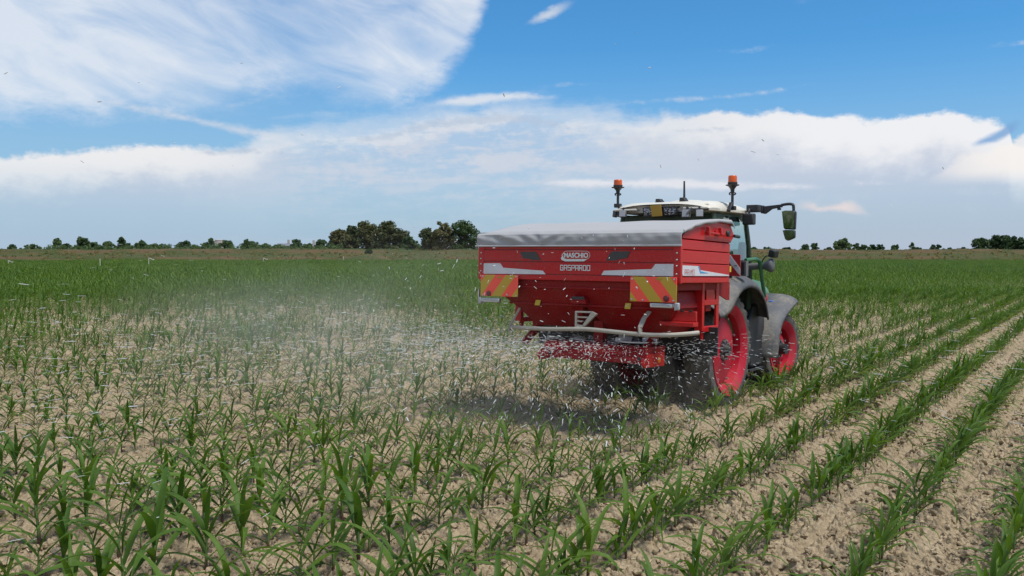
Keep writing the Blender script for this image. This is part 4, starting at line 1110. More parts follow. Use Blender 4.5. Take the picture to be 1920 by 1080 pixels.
MB().box(q+Vector((0, 0.075, 0)), (0.13, 0.012, 0.13)).build('lens', LAMP, sl)
# striped warning plate and tail lamp on the right
def plate(name, pts, Y, mat, th=0.012, parent=None):
    q = [at(x, y, 'Y', Y) for x, y in pts]
    return MB().prism([(p[0], p[2]) for p in q], 'Y', Y, Y+th).build(name, mat, parent or tractor, bevel=0.002)
wp = plate('warning_plate', [(1366, 477), (1388.5, 477.5), (1387.5, 518.5), (1366, 517)], 11.85, PRINT_RED)
plate('white_band', [(1366, 475+2), (1369, 478), (1387.8, 503), (1387.3, 516.5), (1383, 512), (1366, 490.5)], 11.845, WHITEP, 0.004, wp)
plate('bolt_strip', [(1376, 497.3), (1382, 497.5), (1382, 498.6), (1376, 498.4)], 11.84, BLACK, 0.004, wp)
tl_ = plate('tail_lamp', [(1389, 489), (1399, 489.5), (1398.5, 518), (1388.5, 517.5)], 11.95, GREYP, 0.10)
plate('lens', [(1390, 492), (1395.5, 492.3), (1395, 515), (1390, 514.6)], 11.942, BLACK, 0.008, tl_)
MB().bar(at(1374, 510, 'Y', 11.88), (CC+0.72, 12.0, 1.8), 0.06, 0.04).build('plate_bracket', BLACK, tractor)
# hand rail, intake with its camera
XH = -4.45
MB().tube([at(1398, 488, 'X', XH-0.05), at(1412, 486.5, 'X', XH), at(1421, 487.5, 'X', XH), at(1425, 494, 'X', XH), at(1429, 525, 'X', XH), at(1434, 556, 'X', XH)], 0.030, 10, smooth=4).build('hand_rail', GREEN, tractor)
YI = 12.9
def I(x, y): return Vector(at(x, y, 'Y', YI))
c = [(1396, 500.5), (1415, 499.5), (1431, 499), (1438, 498.5), (1444, 498), (1449, 498), (1451, 498)]
MB().tube([I(*p) for p in c], [0.058, 0.052, 0.048, 0.075, 0.105, 0.10, 0.05], 16).build('air_intake', GREYP, tractor, smooth=70)
q = I(1450.5, 475.5)
cm = MB().box(q, (0.115, 0.12, 0.115), Euler((0, R(12), R(-20))).to_matrix()).build('camera_unit', BLACK, tractor, bevel=0.02)
MB().bar(q, I(1444, 487), 0.03, 0.03).build('camera_mount', STEEL, cm)
MB().tube([q-Vector((0.04, 0, 0.05)), I(1437, 480), I(1430, 488), I(1428.5, 494)], 0.009, 6, smooth=4).build('cable', BLACK, cm)
MB().tube([(TC+0.55, 13.2, 1.0), (TC+0.55, 13.2, 2.25), (TC+0.55, 13.23, 2.35)], 0.06, 12).build('exhaust_stack', BLACK, tractor)

# ------------------------------------------------------------------ maize
def maize_parts(seed, H, nl, low=False):
    """one young plant: a stalk and two ranks of arching, folded leaves that the wind pulls towards local -X"""
    r = random.Random(seed)
    stalk = MB()
    lean = r.uniform(-0.06, 0.06)
    hs = H*0.50
    seg = 3 if low else 6
    stalk.tube([(0, 0, -0.03), (lean*0.2*H, 0, hs*0.4), (lean*H, 0.01*r.uniform(-1, 1), hs)], [0.0105*H/0.45, 0.0085*H/0.45, 0.0045*H/0.45], seg, cap=False)
    leaf = MB()
    plane = r.uniform(-0.5, 0.5)
    for i in range(nl):
        u = i/(nl-1)
        z0 = H*(0.07 + 0.40*u)
        az = plane + (0 if i % 2 else math.pi) + r.gauss(0, 0.38)
        L = H*(0.50+0.62*math.sin(math.pi*min(1, 0.16+0.72*u)))*r.uniform(0.85, 1.12)
        el = R(34 + 40*u + r.uniform(-9, 9))
        droop = R((116 - 56*u)*r.uniform(0.75, 1.3))
        wmax = H*(0.055+0.046*math.sin(math.pi*min(1, 0.1+0.75*u)))*r.uniform(0.85, 1.15)
        n = 3 if low else 8
        d0 = Vector((math.cos(az), math.sin(az), 0))
        p = Vector((lean*z0, 0, z0)); pts = []
        twist = r.uniform(-0.5, 0.5)
        for k in range(n+1):
            t = k/n
            a = el - droop*t**1.5
            d = d0*math.cos(a) + Vector((0, 0, math.sin(a)))
            d += Vector((-0.50*t, 0.05*t, -0.08*t))
            d.normalize()
            side = d.cross(Vector((0, 0, 1)))
            if side.length < 0.05: side = d0.cross(Vector((0, 0, 1)))
            side.normalize(); up = side.cross(d)
            tw = twist*t
            side, up = side*math.cos(tw)+up*math.sin(tw), up*math.cos(tw)-side*math.sin(tw)
            w = wmax*(min(1, 0.35+2.6*t))*(1-t**2.2)**0.8 if t < 1 else 0.0006
            wv = 0.10*math.sin(t*9+seed+i)
            pts.append((p.copy(), side, up, max(w, 0.0006), wv))
            p += d*(L/n)
        P = []
        for q, sd, up, w, wv in pts:
            if low: P.append([q - sd*w*0.5, q + sd*w*0.5])
            else: P.append([q - sd*w*0.5 + up*w*(0.20+wv), q, q + sd*w*0.5 + up*w*(0.20-wv)])
        leaf.grid(P)
    return stalk, leaf
def raw_mesh(name, mbs, mats):
    me = bpy.data.meshes.new(name)
    vs, fs, mi = [], [], []
    for k, b in enumerate(mbs):
        o = len(vs); vs += b.v; fs += [tuple(i+o for i in f) for f in b.f]; mi += [k]*len(b.f)
    me.from_pydata([tuple(v) for v in vs], [], fs)
    for m in mats: me.materials.append(m)
    me.polygons.foreach_set('material_index', mi)
    me.shade_smooth()
    return me
NV = 20
stalk_me, leaf_me, full_ob, low_ob = [], [], [], []
for v in range(NV):
    nl = 6 + v % 3
    a, b = maize_parts(100+v, 0.45, nl)
    stalk_me.append(raw_mesh('stalk', [a], [STALK])); leaf_me.append(raw_mesh('foliage', [b], [MAIZE]))
    full_ob.append(bpy.data.objects.new('maize_kind', raw_mesh('maize_kind', [a, b], [STALK, MAIZE])))
for v in range(8):
    bs = []
    r = random.Random(300+v)
    ls, ll = MB(), MB()
    n = 1 if v < 4 else 7
    for k in range(n):                                    # a single far plant, or a metre of row
        a, b = maize_parts(400+v*10+k, 0.45*r.uniform(0.8, 1.15), 6, True)
        off = Vector((r.uniform(-0.03, 0.03), (k-3)*0.145 if n > 1 else 0, 0))
        ls.raw([Vector(p)+off for p in a.v], a.f); ll.raw([Vector(p)+off for p in b.v], b.f)
    low_ob.append(bpy.data.objects.new('maize_far_kind', raw_mesh('maize_far_kind', [ls, ll], [STALK, MAIZE])))
rng = np.random.default_rng(11)
WIND = math.atan2(RT[1], RT[0])           # local -X of a plant looks to the wind's side
near_pts, mid_pts, far_pts = [], [], []
def in_field(x, y):
    f = x*FH[0]+y*FH[1]; s = x*RT[0]+y*RT[1]
    return f, s
for k in range(-10, 330):
    X = ROW0 - ROWD*k
    # the stretch of this row inside the field, seen within 41 degrees of the view axis
    ys = np.arange(-30, 330, 0.155 if k < 4 else 0.178)
    f = X*FH[0] + ys*FH[1]; s = X*RT[0] + ys*RT[1]
    ok = (f > 2.2) & (f < BANK_D-3.0) & (np.abs(s) < 0.74*f+3)
    ys, f = ys[ok], f[ok]
    if not len(ys): continue
    d = np.hypot(X, ys)
    a = d < 46
    yn = ys[a] + rng.normal(0, 0.022, a.sum())
    xn = X + rng.normal(0, 0.014, a.sum())
    size = 0.92 + 0.42*(vnoise(xn*0.22, yn*0.22, 71)-0.5) + rng.normal(0, 0.17, a.sum())
    size *= np.where(k >= 2, 0.90, 0.84)
    keep = rng.random(a.sum()) > 0.08 + 0.35*np.clip(vnoise(xn*0.5, yn*0.3, 72)-0.62, 0, 1)/0.38
    if k <= 0: size *= 0.94
    if k >= 4: size *= 0.84 + 0.28*np.clip((d[a]-22)/20, 0, 1) + 0.26*np.clip((12-d[a])/5, 0, 1)
    size = np.clip(size, 0.45, 1.5)
    zn = soil_height(xn, yn, False) + 0.012
    for i in np.nonzero(keep)[0]:
        near_pts.append((xn[i], yn[i], zn[i], WIND + rng.normal(0, 0.75), size[i], int(rng.integers(NV)), k))
    a = (d >= 46) & (d < 85)
    for y in ys[a]: mid_pts.append((X+rng.normal(0, .02), y, 0.0, WIND+rng.normal(0, .8), rng.uniform(0.75, 1.2)*(0.7+0.6*float(vnoise(np.array(X*0.05), np.array(y*0.05), 77))), int(rng.integers(4)), k))
    a = np.nonzero(d >= 85)[0][::7]
    for y in ys[a]: far_pts.append((X, y, 0.0, (0 if rng.random() < .5 else math.pi)+rng.normal(0, .05), rng.uniform(0.85, 1.25)*(0.62+0.75*float(vnoise(np.array(X*0.05), np.array(y*0.05), 77))), int(4+rng.integers(4)), k))
# the plants that show largest in view stand alone
def in_frame(p):
    b = proj(p[:3]); t = proj((p[0], p[1], p[2]+0.42*p[4]))
    return b[2] > 0 and -25 < b[0] < 1945 and t[1] < 1075 and b[1] > 470, b[2]
vis = []
for i, p in enumerate(near_pts):
    ok, z = in_frame(p)
    if ok and not (-6.9 < p[0] < -3.95 and 8.8 < p[1] < 15 and p[0] < -4.35): vis.append((z/p[4]**0.3, i))
vis.sort()
chosen = [i for _, i in vis[:300]]
ORD = ['first', 'second', 'third', 'fourth', 'fifth', 'sixth', 'seventh', 'eighth', 'ninth', 'tenth', 'eleventh', 'twelfth', 'thirteenth', 'fourteenth', 'fifteenth', 'sixteenth', 'seventeenth', 'eighteenth', 'nineteenth']
TENS = ['', '', 'twenty', 'thirty', 'forty', 'fifty', 'sixty', 'seventy', 'eighty', 'ninety']
def ordinal(n):
    if n < 20: return ORD[n-1]
    t, u = divmod(n, 10)
    return TENS[t] + '-' + ORD[u-1] if u else TENS[t][:-1] + 'ieth'
rows = {}
for i in chosen: rows.setdefault(near_pts[i][6], []).append(i)
rights = sorted(rows)
for rn, k in enumerate(rights):
    for j, i in enumerate(sorted(rows[k], key=lambda q: near_pts[q][1])):
        x, y, z, a, sz, v, _ = near_pts[i]
        kind = 'tall dark' if sz > 1.12 else ('small' if sz < 0.8 else 'knee-high')
        root = bpy.data.objects.new('maize_plant', stalk_me[v]); COL.objects.link(root)
        root.location = (x, y, z); root.rotation_euler = (0, 0, a); root.scale = (sz, sz, sz*(0.95+0.15*((i*7) % 5)/5))
        fo = bpy.data.objects.new('foliage', leaf_me[v]); COL.objects.link(fo); fo.parent = root
        rowname = 'rightmost maize row' if rn == 0 else f'{ordinal(rn+1)} row from the right'
        tag(root, f'{kind} maize plant, {ordinal(j+1)} from the near end, {rowname}', 'maize plant', 'young maize plants in rows')
cs = set(chosen)
stuff_pts = [p for i, p in enumerate(near_pts) if i not in cs]

def scatter(name, pts, kinds, label, tilt=0.0):
    """ONE stuff object: many copies of the kinds, set out on points by geometry nodes"""
    me = bpy.data.meshes.new(name)
    me.from_pydata([tuple(map(float, p[:3])) for p in pts], [], [])
    for nm, typ, vals in (('turn', 'FLOAT', [p[3] for p in pts]), ('size', 'FLOAT', [p[4] for p in pts]), ('kind', 'INT', [p[5] for p in pts])):
        at_ = me.attributes.new(nm, typ, 'POINT'); at_.data.foreach_set('value', np.array(vals, np.float32 if typ == 'FLOAT' else np.int32))
    o = bpy.data.objects.new(name, me); COL.objects.link(o)
    g = bpy.data.node_groups.new(name, 'GeometryNodeTree')
    g.interface.new_socket('Geometry', in_out='INPUT', socket_type='NodeSocketGeometry')
    g.interface.new_socket('Geometry', in_out='OUTPUT', socket_type='NodeSocketGeometry')
    N, L = g.nodes, g.links
    gi, go = N.new('NodeGroupInput'), N.new('NodeGroupOutput')
    iop = N.new('GeometryNodeInstanceOnPoints'); iop.inputs['Pick Instance'].default_value = True
    join = N.new('GeometryNodeJoinGeometry')
    for k in reversed(kinds):
        oi = N.new('GeometryNodeObjectInfo'); oi.inputs['Object'].default_value = k; oi.inputs['As Instance'].default_value = True
        L.new(oi.outputs['Geometry'], join.inputs[0])
    def attr(nm, typ):
        n = N.new('GeometryNodeInputNamedAttribute'); n.data_type = typ; n.inputs[0].default_value = nm
        return n.outputs[0]
    cx = N.new('ShaderNodeCombineXYZ'); L.new(attr('turn', 'FLOAT'), cx.inputs[2])
    L.new(gi.outputs[0], iop.inputs['Points']); L.new(join.outputs[0], iop.inputs['Instance'])
    L.new(attr('kind', 'INT'), iop.inputs['Instance Index'])
    er = N.new('FunctionNodeEulerToRotation'); L.new(cx.outputs[0], er.inputs[0]); L.new(er.outputs[0], iop.inputs['Rotation'])
    L.new(attr('size', 'FLOAT'), iop.inputs['Scale'])
    L.new(iop.outputs[0], go.inputs[0])
    md = o.modifiers.new('scatter', 'NODES'); md.node_group = g
    return tag(o, label, None, None, 'stuff')
scatter('maize_crop', stuff_pts, full_ob, 'young green maize in rows around the tractor')
scatter('maize_crop', mid_pts + far_pts, low_ob, 'dense green maize towards the bank at the end of the field')
print('maize', len(near_pts), len(mid_pts), len(far_pts))

# loose clods
cl_ob = []
for v in range(7):
    bm = bmesh.new(); bmesh.ops.create_icosphere(bm, subdivisions=2, radius=1.0)
    rr = random.Random(900+v); ph = [Vector((rr.gauss(0, 1), rr.gauss(0, 1), rr.gauss(0, 1))).normalized() for _ in range(7)]
    for vt in bm.verts:
        d = vt.co.normalized(); k = 1.0
        for i, a in enumerate(ph):
            m_ = d.dot(a)
            if m_ > 0.45+0.05*i: k = min(k, (0.45+0.05*i)/m_)          # broken faces
        vt.co = d*k*(1+rr.uniform(-0.06, 0.06)); vt.co.z *= 0.72
    me = bpy.data.meshes.new('clod_kind'); bm.to_mesh(me); bm.free(); me.materials.append(SOIL)
    cl_ob.append(bpy.data.objects.new('clod_kind', me))
nc = 46000
dist = 4.7 + 19*rng.random(nc)**1.15; sd = rng.uniform(-0.70, 0.70, nc)*dist
cx_ = FH[0]*dist + RT[0]*sd; cy_ = FH[1]*dist + RT[1]*sd
kp = rng.random(nc) < 0.25+0.75*np.clip(vnoise(cx_*1.1, cy_*1.1, 91)*2.2-0.6, 0, 1)
tr_ = (cx_-ROW0)/ROWD; tr_ = tr_-np.round(tr_)
kp &= ~((np.abs(tr_-0.26) < 0.07) & (rng.random(nc) < 0.75))
cx_, cy_ = cx_[kp], cy_[kp]
cz_ = soil_height(cx_, cy_)
sz_ = np.clip(np.exp(rng.normal(math.log(0.020), 0.48, len(cx_))), 0.006, 0.055)
scatter('soil_clods', list(zip(cx_, cy_, cz_+sz_*0.25, rng.uniform(0, 6.28, len(cx_)), sz_, rng.integers(0, 7, len(cx_)))), cl_ob, 'loose dry clods of soil between the maize rows')
# straw and last year's stubble lying on the soil
r = random.Random(5)
rs = MB()
for _ in range(520):
    dist = 5.2+13*r.random()**1.6
    s_ = r.uniform(-0.62, 0.62)*dist
    q = FH*dist + RT[:2]*s_
    z = float(soil_height(np.array([q[0]]), np.array([q[1]]))[0])+0.012
    a = r.uniform(0, 6.28); L = r.uniform(0.03, 0.11)
    d = Vector((math.cos(a)*L, math.sin(a)*L, r.uniform(-0.008, 0.012)))
    rs.bar(Vector((q[0], q[1], z))-d/2, Vector((q[0], q[1], z))+d/2, r.uniform(0.004, 0.010), 0.004)
STRAW = paint('pale_straw', (0.52, 0.43, 0.27), 0.8, 0.3, scale=12)
tag(rs.build('straw', STRAW, smooth=0), 'pale straw bits lying on the soil', None, None, 'stuff')

# ------------------------------------------------------------------ trees, bushes and the skyline beyond the bank
def leaf_cloud(r, blobs, n, size, flat=0.75):
    b = MB()
    wsum = [q[3]**2 for q in blobs]
    for _ in range(n):
        c = r.choices(blobs, wsum)[0]
        while True:
            v = Vector((r.gauss(0, 1), r.gauss(0, 1), r.gauss(0, 1)))
            if v.length > 0.01: break
        v.normalize()
        rad = c[3]*(0.55+0.5*r.random()**0.6)
        p = Vector(c[:3]) + Vector((v.x*rad, v.y*rad, v.z*rad*flat))
        nrm = (v + Vector((r.gauss(0, .6), r.gauss(0, .6), r.gauss(0, .6)+0.3))).normalized()
        a = nrm.orthogonal().normalized(); a.rotate(Matrix.Rotation(r.uniform(0, 6.28), 3, nrm)); d = nrm.cross(a)
        sz = size*r.uniform(0.6, 1.4)
        b.raw([p-a*sz*0.6, p-d*sz*0.32+nrm*sz*0.1, p+a*sz*0.6, p+d*sz*0.32+nrm*sz*0.1], [(0, 1, 2, 3)])
    return b
def plant(name, px, top, wpx, dist, mat, label, cat, group, seed, trunk=0.35, loose=1.0, base=None):
    r = random.Random(seed)
    x, y = spot(px, dist)
    zb = 1.2 if base is None else base
    zt = CAM_H + (470-top)*dist/FPX
    w = wpx*dist/FPX
    h = zt-zb
    root = thing(name, (x, y, zb), label, cat, group)
    blobs = []
    nb = int(14 + 5.5*w + 2.5*h)
    for k in range(nb):
        u = (k+r.random())/nb
        hh = trunk+(1-trunk)*u
        rr = w*0.5*math.sqrt(max(0.10, 1-(1.25*u-0.40)**2*1.15))
        a = r.uniform(0, 6.28); q = rr*math.sqrt(r.random())
        rad = min(w, h)*r.uniform(0.07, 0.19)
        blobs.append((x+q*math.cos(a), y+q*math.sin(a), zb+h*hh*0.95-rad*0.4*(u > 0.7)+rad*0.3*(u < 0.2), rad))
    for k in range(3):
        blobs.append((x+w*r.uniform(-.28, .28), y, zt-w*r.uniform(0.04, 0.14), w*r.uniform(0.07, 0.12)))
    t = MB()
    t.tube([(x, y, zb-0.4), (x+w*0.02, y, zb+h*0.25), (x+w*r.uniform(-.05, .05), y, zb+h*0.6)], [w*0.045+0.05, w*0.035+0.03, 0.04], 7)
    for c in blobs[::2]:
        t.tube([(x, y, zb+h*0.2), (x*0.5+c[0]*0.5, y*0.5+c[1]*0.5, zb*0.4+c[2]*0.6-h*0.05), c[:3]], [w*0.02+0.02, 0.05, 0.02], 5)
    t.build('trunk', BARK, root)
    n = int(min(5200, (420 + 95*w*h)*(1.15 if loose < 1.3 else 0.95)))
    leaf_cloud(r, blobs, n, 0.46 if h > 3 else 0.36).build('crown', mat, root, smooth=0, fix=False)
    return root
TD = 204
for i, (px, top, w, m, lab, lo) in enumerate((
        (638, 430, 40, TREE_A, 'olive-brown tree at the left end of the tree clump beyond the bank', 1.2),
        (661, 423, 32, TREE_A, 'narrow olive tree, second from the left in the clump beyond the bank', 1.2),
        (687, 415, 50, TREE_A, 'broad olive tree, third from the left in the clump beyond the bank', 1.1),
        (724, 413, 54, TREE_A, 'tallest feathery olive tree in the left-hand clump beyond the bank', 1.6),
        (755, 431, 36, TREE_A, 'leaning olive tree on the right flank of the left-hand clump', 1.5),
        (802, 427, 46, TREE_A, 'rounded olive tree just right of the gap between the two clumps', 1.2),
        (831, 416, 38, TREE_A, 'slim brownish tree beside the dark tree near the spreader', 1.3),
        (867, 414, 60, TREE_B, 'broad dark green tree showing just left of the spreader lid', 1.4))):
    plant('tree', px, top, w, TD+(i % 3)*2.5, m, lab, 'tree', 'trees in the clumps beyond the bank', 500+i, 0.10, lo)
for i, (px, top, w, lab) in enumerate((
        (1838, 446, 30, 'dark green tree, leftmost of the three at the far right of the bank'),
        (1876, 440, 44, 'tallest dark green tree, middle of the three at the far right of the bank'),
        (1907, 443, 32, 'dark green tree at the right edge of the far right clump'))):
    plant('tree', px, top, w, TD, TREE_B, lab, 'tree', 'trees at the right end of the bank', 540+i, 0.12, 1.2)
bushes = [(24, 458, 17), (60, 458, 38), (108, 447, 18), (124, 456, 34), (155, 444, 26), (178, 453, 40), (205, 453, 40), (227, 445, 19), (242, 456, 22), (265, 452, 26), (287, 458, 40), (307, 457, 22), (345, 452, 30), (366, 459, 22), (388, 454, 28), (397, 447, 13), (425, 451, 30), (465, 449, 20), (478, 453, 28), (502, 457, 34), (524, 459, 24), (555, 449, 24), (577, 457, 34), (603, 449, 27), (620, 455, 18), (766, 443, 26), (778, 452, 22)]
for i, (px, top, w) in enumerate(bushes):
    look = 'tall loose bush' if top < 450 else ('broad low bush' if w > 32 else 'small rounded bush')
    lab = f'{look} on the bank, {ordinal(i+1)} from the left end' if px < 700 else ('grey-green bush below the leaning olive tree' if px < 770 else 'low bush in the gap between the two tree clumps')
    plant('bush', px, top, w, 198+(i*37 % 12), TREE_C if i % 4 else TREE_B, lab, 'bush', 'bushes along the left of the bank', 600+i, 0.06, 0.9, 1.5)
rb = [(1412, 464, 24), (1440, 463, 26), (1472, 464, 26), (1509, 458, 16), (1526, 456, 16), (1553, 464, 16), (1578, 448, 32), (1605, 456, 15), (1620, 459, 16), (1635, 459, 16), (1649, 459, 16), (1679, 459, 16), (1710, 455, 10), (1719, 464, 20), (1755, 459, 28), (1780, 465, 16), (1802, 464, 18)]
for i, (px, top, w) in enumerate(rb):
    look = 'large round bush' if top < 450 else ('thin upright bush' if w < 12 else ('low spreading bush' if w > 22 else 'small dark bush'))
    plant('bush', px, top, w, 198+(i*29 % 10), TREE_B if i % 3 else TREE_C, f'{look} on the bank right of the tractor, {ordinal(i+1)} from the tractor', 'bush', 'bushes along the right of the bank', 700+i, 0.06, 1.0, 1.5)
# scrub and dry grass that nobody could count, along the bank
r = random.Random(77)
sb1, sb2 = [], []
for k in range(560):
    s_ = r.uniform(-128, 128)
    d = BANK_D + r.choice([r.uniform(9, 15), r.uniform(9, 15), r.uniform(4, 9)])
    q = FH*d + RT[:2]*s_
    z = bank_top(s_)-0.15 if d > BANK_D+8.5 else 0.9+(d-BANK_D-4)*0.25
    sb1.append((q[0], q[1], z, r.uniform(0.18, 0.48)*(1.25 if s_ < 0 else 1)))
for k in range(230):
    px = r.uniform(85, 640); q = spot(px, 192+r.uniform(0, 6))
    sb1.append((q[0], q[1], bank_top((px-960)/FPX*195)+r.uniform(-0.2, 0.75), r.uniform(0.35, 0.7)))
leaf_cloud(r, sb1, 15000, 0.32).build('bank_scrub', TREE_C, smooth=0, fix=False)['kind'] = 'stuff'
bpy.data.objects['bank_scrub']['label'] = 'low green scrub along the bank'
for k in range(700):
    s_ = r.uniform(-128, 128); d = BANK_D + r.uniform(1, 9)
    q = FH*d + RT[:2]*s_
    sb2.append((q[0], q[1], 0.35+(d-BANK_D)*0.23, r.uniform(0.15, 0.4)))
leaf_cloud(r, sb2, 7000, 0.25).build('bank_dry_grass', DRY, smooth=0, fix=False)['kind'] = 'stuff'
bpy.data.objects['bank_dry_grass']['label'] = 'dry yellow grass tufts on the face of the bank'
# earth heap with dry grass and a dark bush on it
hx, hy_ = spot(682, 168)
P = []
for i in range(17):
    row = []
    for j in range(33):
        u, v = (j-16)/16, (i-8)/8
        h = max(0, 1-(u*u+v*v))
        z = 1.9*h**0.8*(0.62+0.5*float(vnoise(np.array(u*3.1+4), np.array(v*2.3), 81)))*(1 if -0.6 < u < 0.75 else 0.8)
        q = FH*(v*4.0) + RT[:2]*(u*8.2)
        row.append((hx+q[0], hy_+q[1], z-0.15))
    P.append(row)
hp_ = thing('earth_heap', (hx, hy_, 0), 'low earth heap tufted with yellow grass at the foot of the bank', 'earth heap')
MB().grid(P).build('heap', BANKM, hp_, smooth=60)
bl = []
for k in range(26):
    u = r.uniform(-.75, .8); q = RT[:2]*(u*8.0) - FH*1.5*r.random()
    bl.append((hx+q[0], hy_+q[1], 1.5*(1-u*u)*r.uniform(0.4, 0.9), r.uniform(0.3, 0.6)))
leaf_cloud(r, bl, 900, 0.30).build('grass_tufts', DRY, hp_, smooth=0, fix=False)
plant('bush', 692, 467, 15, 170, TREE_B, 'dark bush growing on top of the grassy earth heap', 'bush', None, 790, 0.05, 0.9, 0.9)
# marker stakes at the field's end
for px, yt, yb, lab, ribbon in ((16, 488, 500, 'white marker stake with ribbon, nearest the left edge of the field', 1), (188, 485, 505, 'plain tall white marker stake in the far maize', 0), (279, 483, 503, 'white marker stake with a ribbon blown right', 1), (494, 483, 497, 'short ribboned marker stake left of the earth heap', 1), (644, 480, 496, 'white marker stake standing before the earth heap', 0)):
    d = FPX*CAM_H/(yb-470)
    d = min(d, 150)
    x, y = spot(px, d)
    zt = CAM_H - (yt-470)*d/FPX
    lean = 0.05*math.sin(px)
    st_ = thing('marker_stake', (x, y, 0), lab, 'marker stake', 'marker stakes at the end of the field')
    MB().tube([(x, y, -0.1), (x+lean, y, zt)], 0.035, 6).build('stake', STAKE, st_)
    if ribbon:
        a = Vector((x+lean, y, zt-0.06)); e = Vector((RT[0], RT[1], 0))
        MB().grid([[a+e*t*0.7+Vector((0, 0, -0.16*t+0.05*math.sin(t*7)+dz)) for t in np.linspace(0, 1, 6)] for dz in (0, -0.09)]).build('ribbon', STAKE, st_, solid=0.01)
# far buildings
x, y = spot(412, 330)
tw = thing('water_tank', (x, y, 0), 'pale round water tank with a shallow lid showing above the bushes', 'water tank')
w_ = 16/2*330/FPX
zt = CAM_H + (470-450.5)*330/FPX
MB().lathe([(w_, 0), (w_, zt), (0, zt)], (x, y, 0), 'Z', 28).build('wall', CONC, tw)
MB().lathe([(w_*1.06, zt), (w_*1.06, zt+0.12), (w_*0.3, zt+0.32), (0, zt+0.36)], (x, y, 0), 'Z', 28).build('lid', CONC, tw)
for k in range(3):
    a = -1.2+k*0.9
    MB().box((x+w_*math.cos(a), y+w_*math.sin(a), zt*0.5), (0.12, 0.12, zt)).build('pipe', CONC, tw)
def house(px, dist, wpx, eave, ridge, lab):
    x, y = spot(px, dist)
    k = dist/FPX; w = wpx*k; ze = CAM_H+(470-eave)*k; zr = CAM_H+(470-ridge)*k
    M = Matrix.Rotation(YAW, 3, 'Z')
    h = thing('house', (x, y, 0), lab, 'house', 'farm buildings behind the bank')
    def T(b): b.v = [tuple(M @ Vector(p) + Vector((x, y, 0))) for p in b.v]; return b
    T(MB().box2((-w/2, -3, 0), (w/2, 3, ze))).build('wall', PLAST, h)
    ro = T(MB().prism([(-3.4, ze-0.1), (0, zr), (3.4, ze-0.1), (3.4, ze-0.25), (0, zr-0.15), (-3.4, ze-0.25)], 'X', -w/2-0.3, w/2+0.3)).build('roof', SLATE, h)
    T(MB().box2((w*0.22, -0.4, ze), (w*0.22+0.7, 0.4, zr+1.3))).box2((0, 0, 0), (0, 0, 0)).build('chimney', PLAST, ro)
    for q in (-0.3, 0.0, 0.3):
        T(MB().box2((w*q-0.5, -3.03, ze-1.7), (w*q+0.5, -2.99, ze-0.6))).build('window', WINDOWM, h)
house(535, 300, 22, 461, 456.5, 'low house with a grey roof behind the bushes, nearer the water tank')
house(583, 300, 18, 461, 457.5, 'low grey-roofed house behind the bushes, nearer the tree clump')

# ------------------------------------------------------------------ fertiliser in the air
def grain(L, d):
    b = MB(); h = L/2
    b.lathe([(0.0, -h), (d*0.32, -h*0.92), (d*0.5, -h*0.62), (d*0.5, h*0.62), (d*0.32, h*0.92), (0.0, h)], (0, 0, 0), 'Z', 6)
    return b
r = random.Random(21)
G = []          # position, direction, length, thickness
def launch(n, rmin, rmax, power, zs, drop, size):
    for _ in range(n):
        dc = r.choice(DISCS)
        a = r.uniform(R(158), R(300)) if r.random() < 0.84 else r.uniform(R(300), R(372))            # around the rear half: -Y is behind the machine
        q = rmin + (rmax-rmin)*r.random()**power
        d = Vector((math.cos(a), math.sin(a), 0))
        up = r.gauss(0.03, 0.05)
        z = dc.z - 0.02 + r.gauss(0, zs*(0.25+q*0.22)) + up*q - drop*q*q
        p = Vector((dc.x, dc.y, 0)) + d*(0.25+q); p.z = z
        if z < 0.02 or (p - Vector(CAMP)).length < 3.5: continue
        v = Vector((d.x, d.y, up-2*drop*q+r.gauss(0, 0.10)))
        s_ = r.uniform(0.75, 1.3)*size
        k_ = min(1.0, (p - Vector(CAMP)).length/9.0)
        G.append((p, v.normalized(), 0.042*s_*r.uniform(0.5, 1.9)*k_*(1.7 if q > 2 else 1.0), 0.0054*s_*k_*math.exp(r.gauss(-0.1, 0.40))*(0.72 if q > 2 else 1.0)))
launch(3000, 0.0, 2.4, 1.0, 0.055, 0.004, 0.62)
launch(1900, 0.3, 7.0, 1.0, 0.075, 0.004, 0.8)
launch(420, 1.0, 9.0, 0.9, 0.20, 0.004, 0.95)
launch(170, 3.0, 20.0, 0.8, 0.20, 0.002, 1.15)
# grains bouncing off the apron and falling below and behind the machine
for _ in range(700):
    x = r.uniform(-6.5, -3.7) if r.random() < 0.85 else r.uniform(-8.0, -3.2)
    y = r.uniform(6.6, 9.4)
    z = 0.05 + 1.15*r.random()**0.9
    v = Vector((r.gauss(0.0, 0.5)+(x+5.4)*0.25, r.gauss(-0.35, 0.35), r.gauss(-0.75, 0.4)))
    G.append((Vector((x, y, z)), v.normalized(), 0.036*r.uniform(0.4, 1.9), 0.0050*math.exp(r.gauss(-0.1, 0.45))))
for _ in range(150):                                   # thrown up in front of the hopper, a few into the sky
    x = r.uniform(-7.6, -3.6); y = r.uniform(6.8, 8.6); z = r.uniform(1.0, 2.5)
    G.append((Vector((x, y, z)), Vector((r.gauss(0, .7), r.gauss(-.5, .4), r.gauss(0.1, .6))).normalized(), 0.030*r.uniform(0.5, 1.9), 0.0056*math.exp(r.gauss(0, 0.35))))
for _ in range(22):
    px, py, dist = r.uniform(0, 1900), r.uniform(40, 470), r.uniform(4.5, 10)
    c_ = CAMP + ray(px, py)/FPX*dist
    G.append((Vector(c_), Vector((r.gauss(0, .8), r.gauss(-.5, .5), r.gauss(0, .6))).normalized(), 0.026*r.uniform(0.6, 1.8), 0.006))
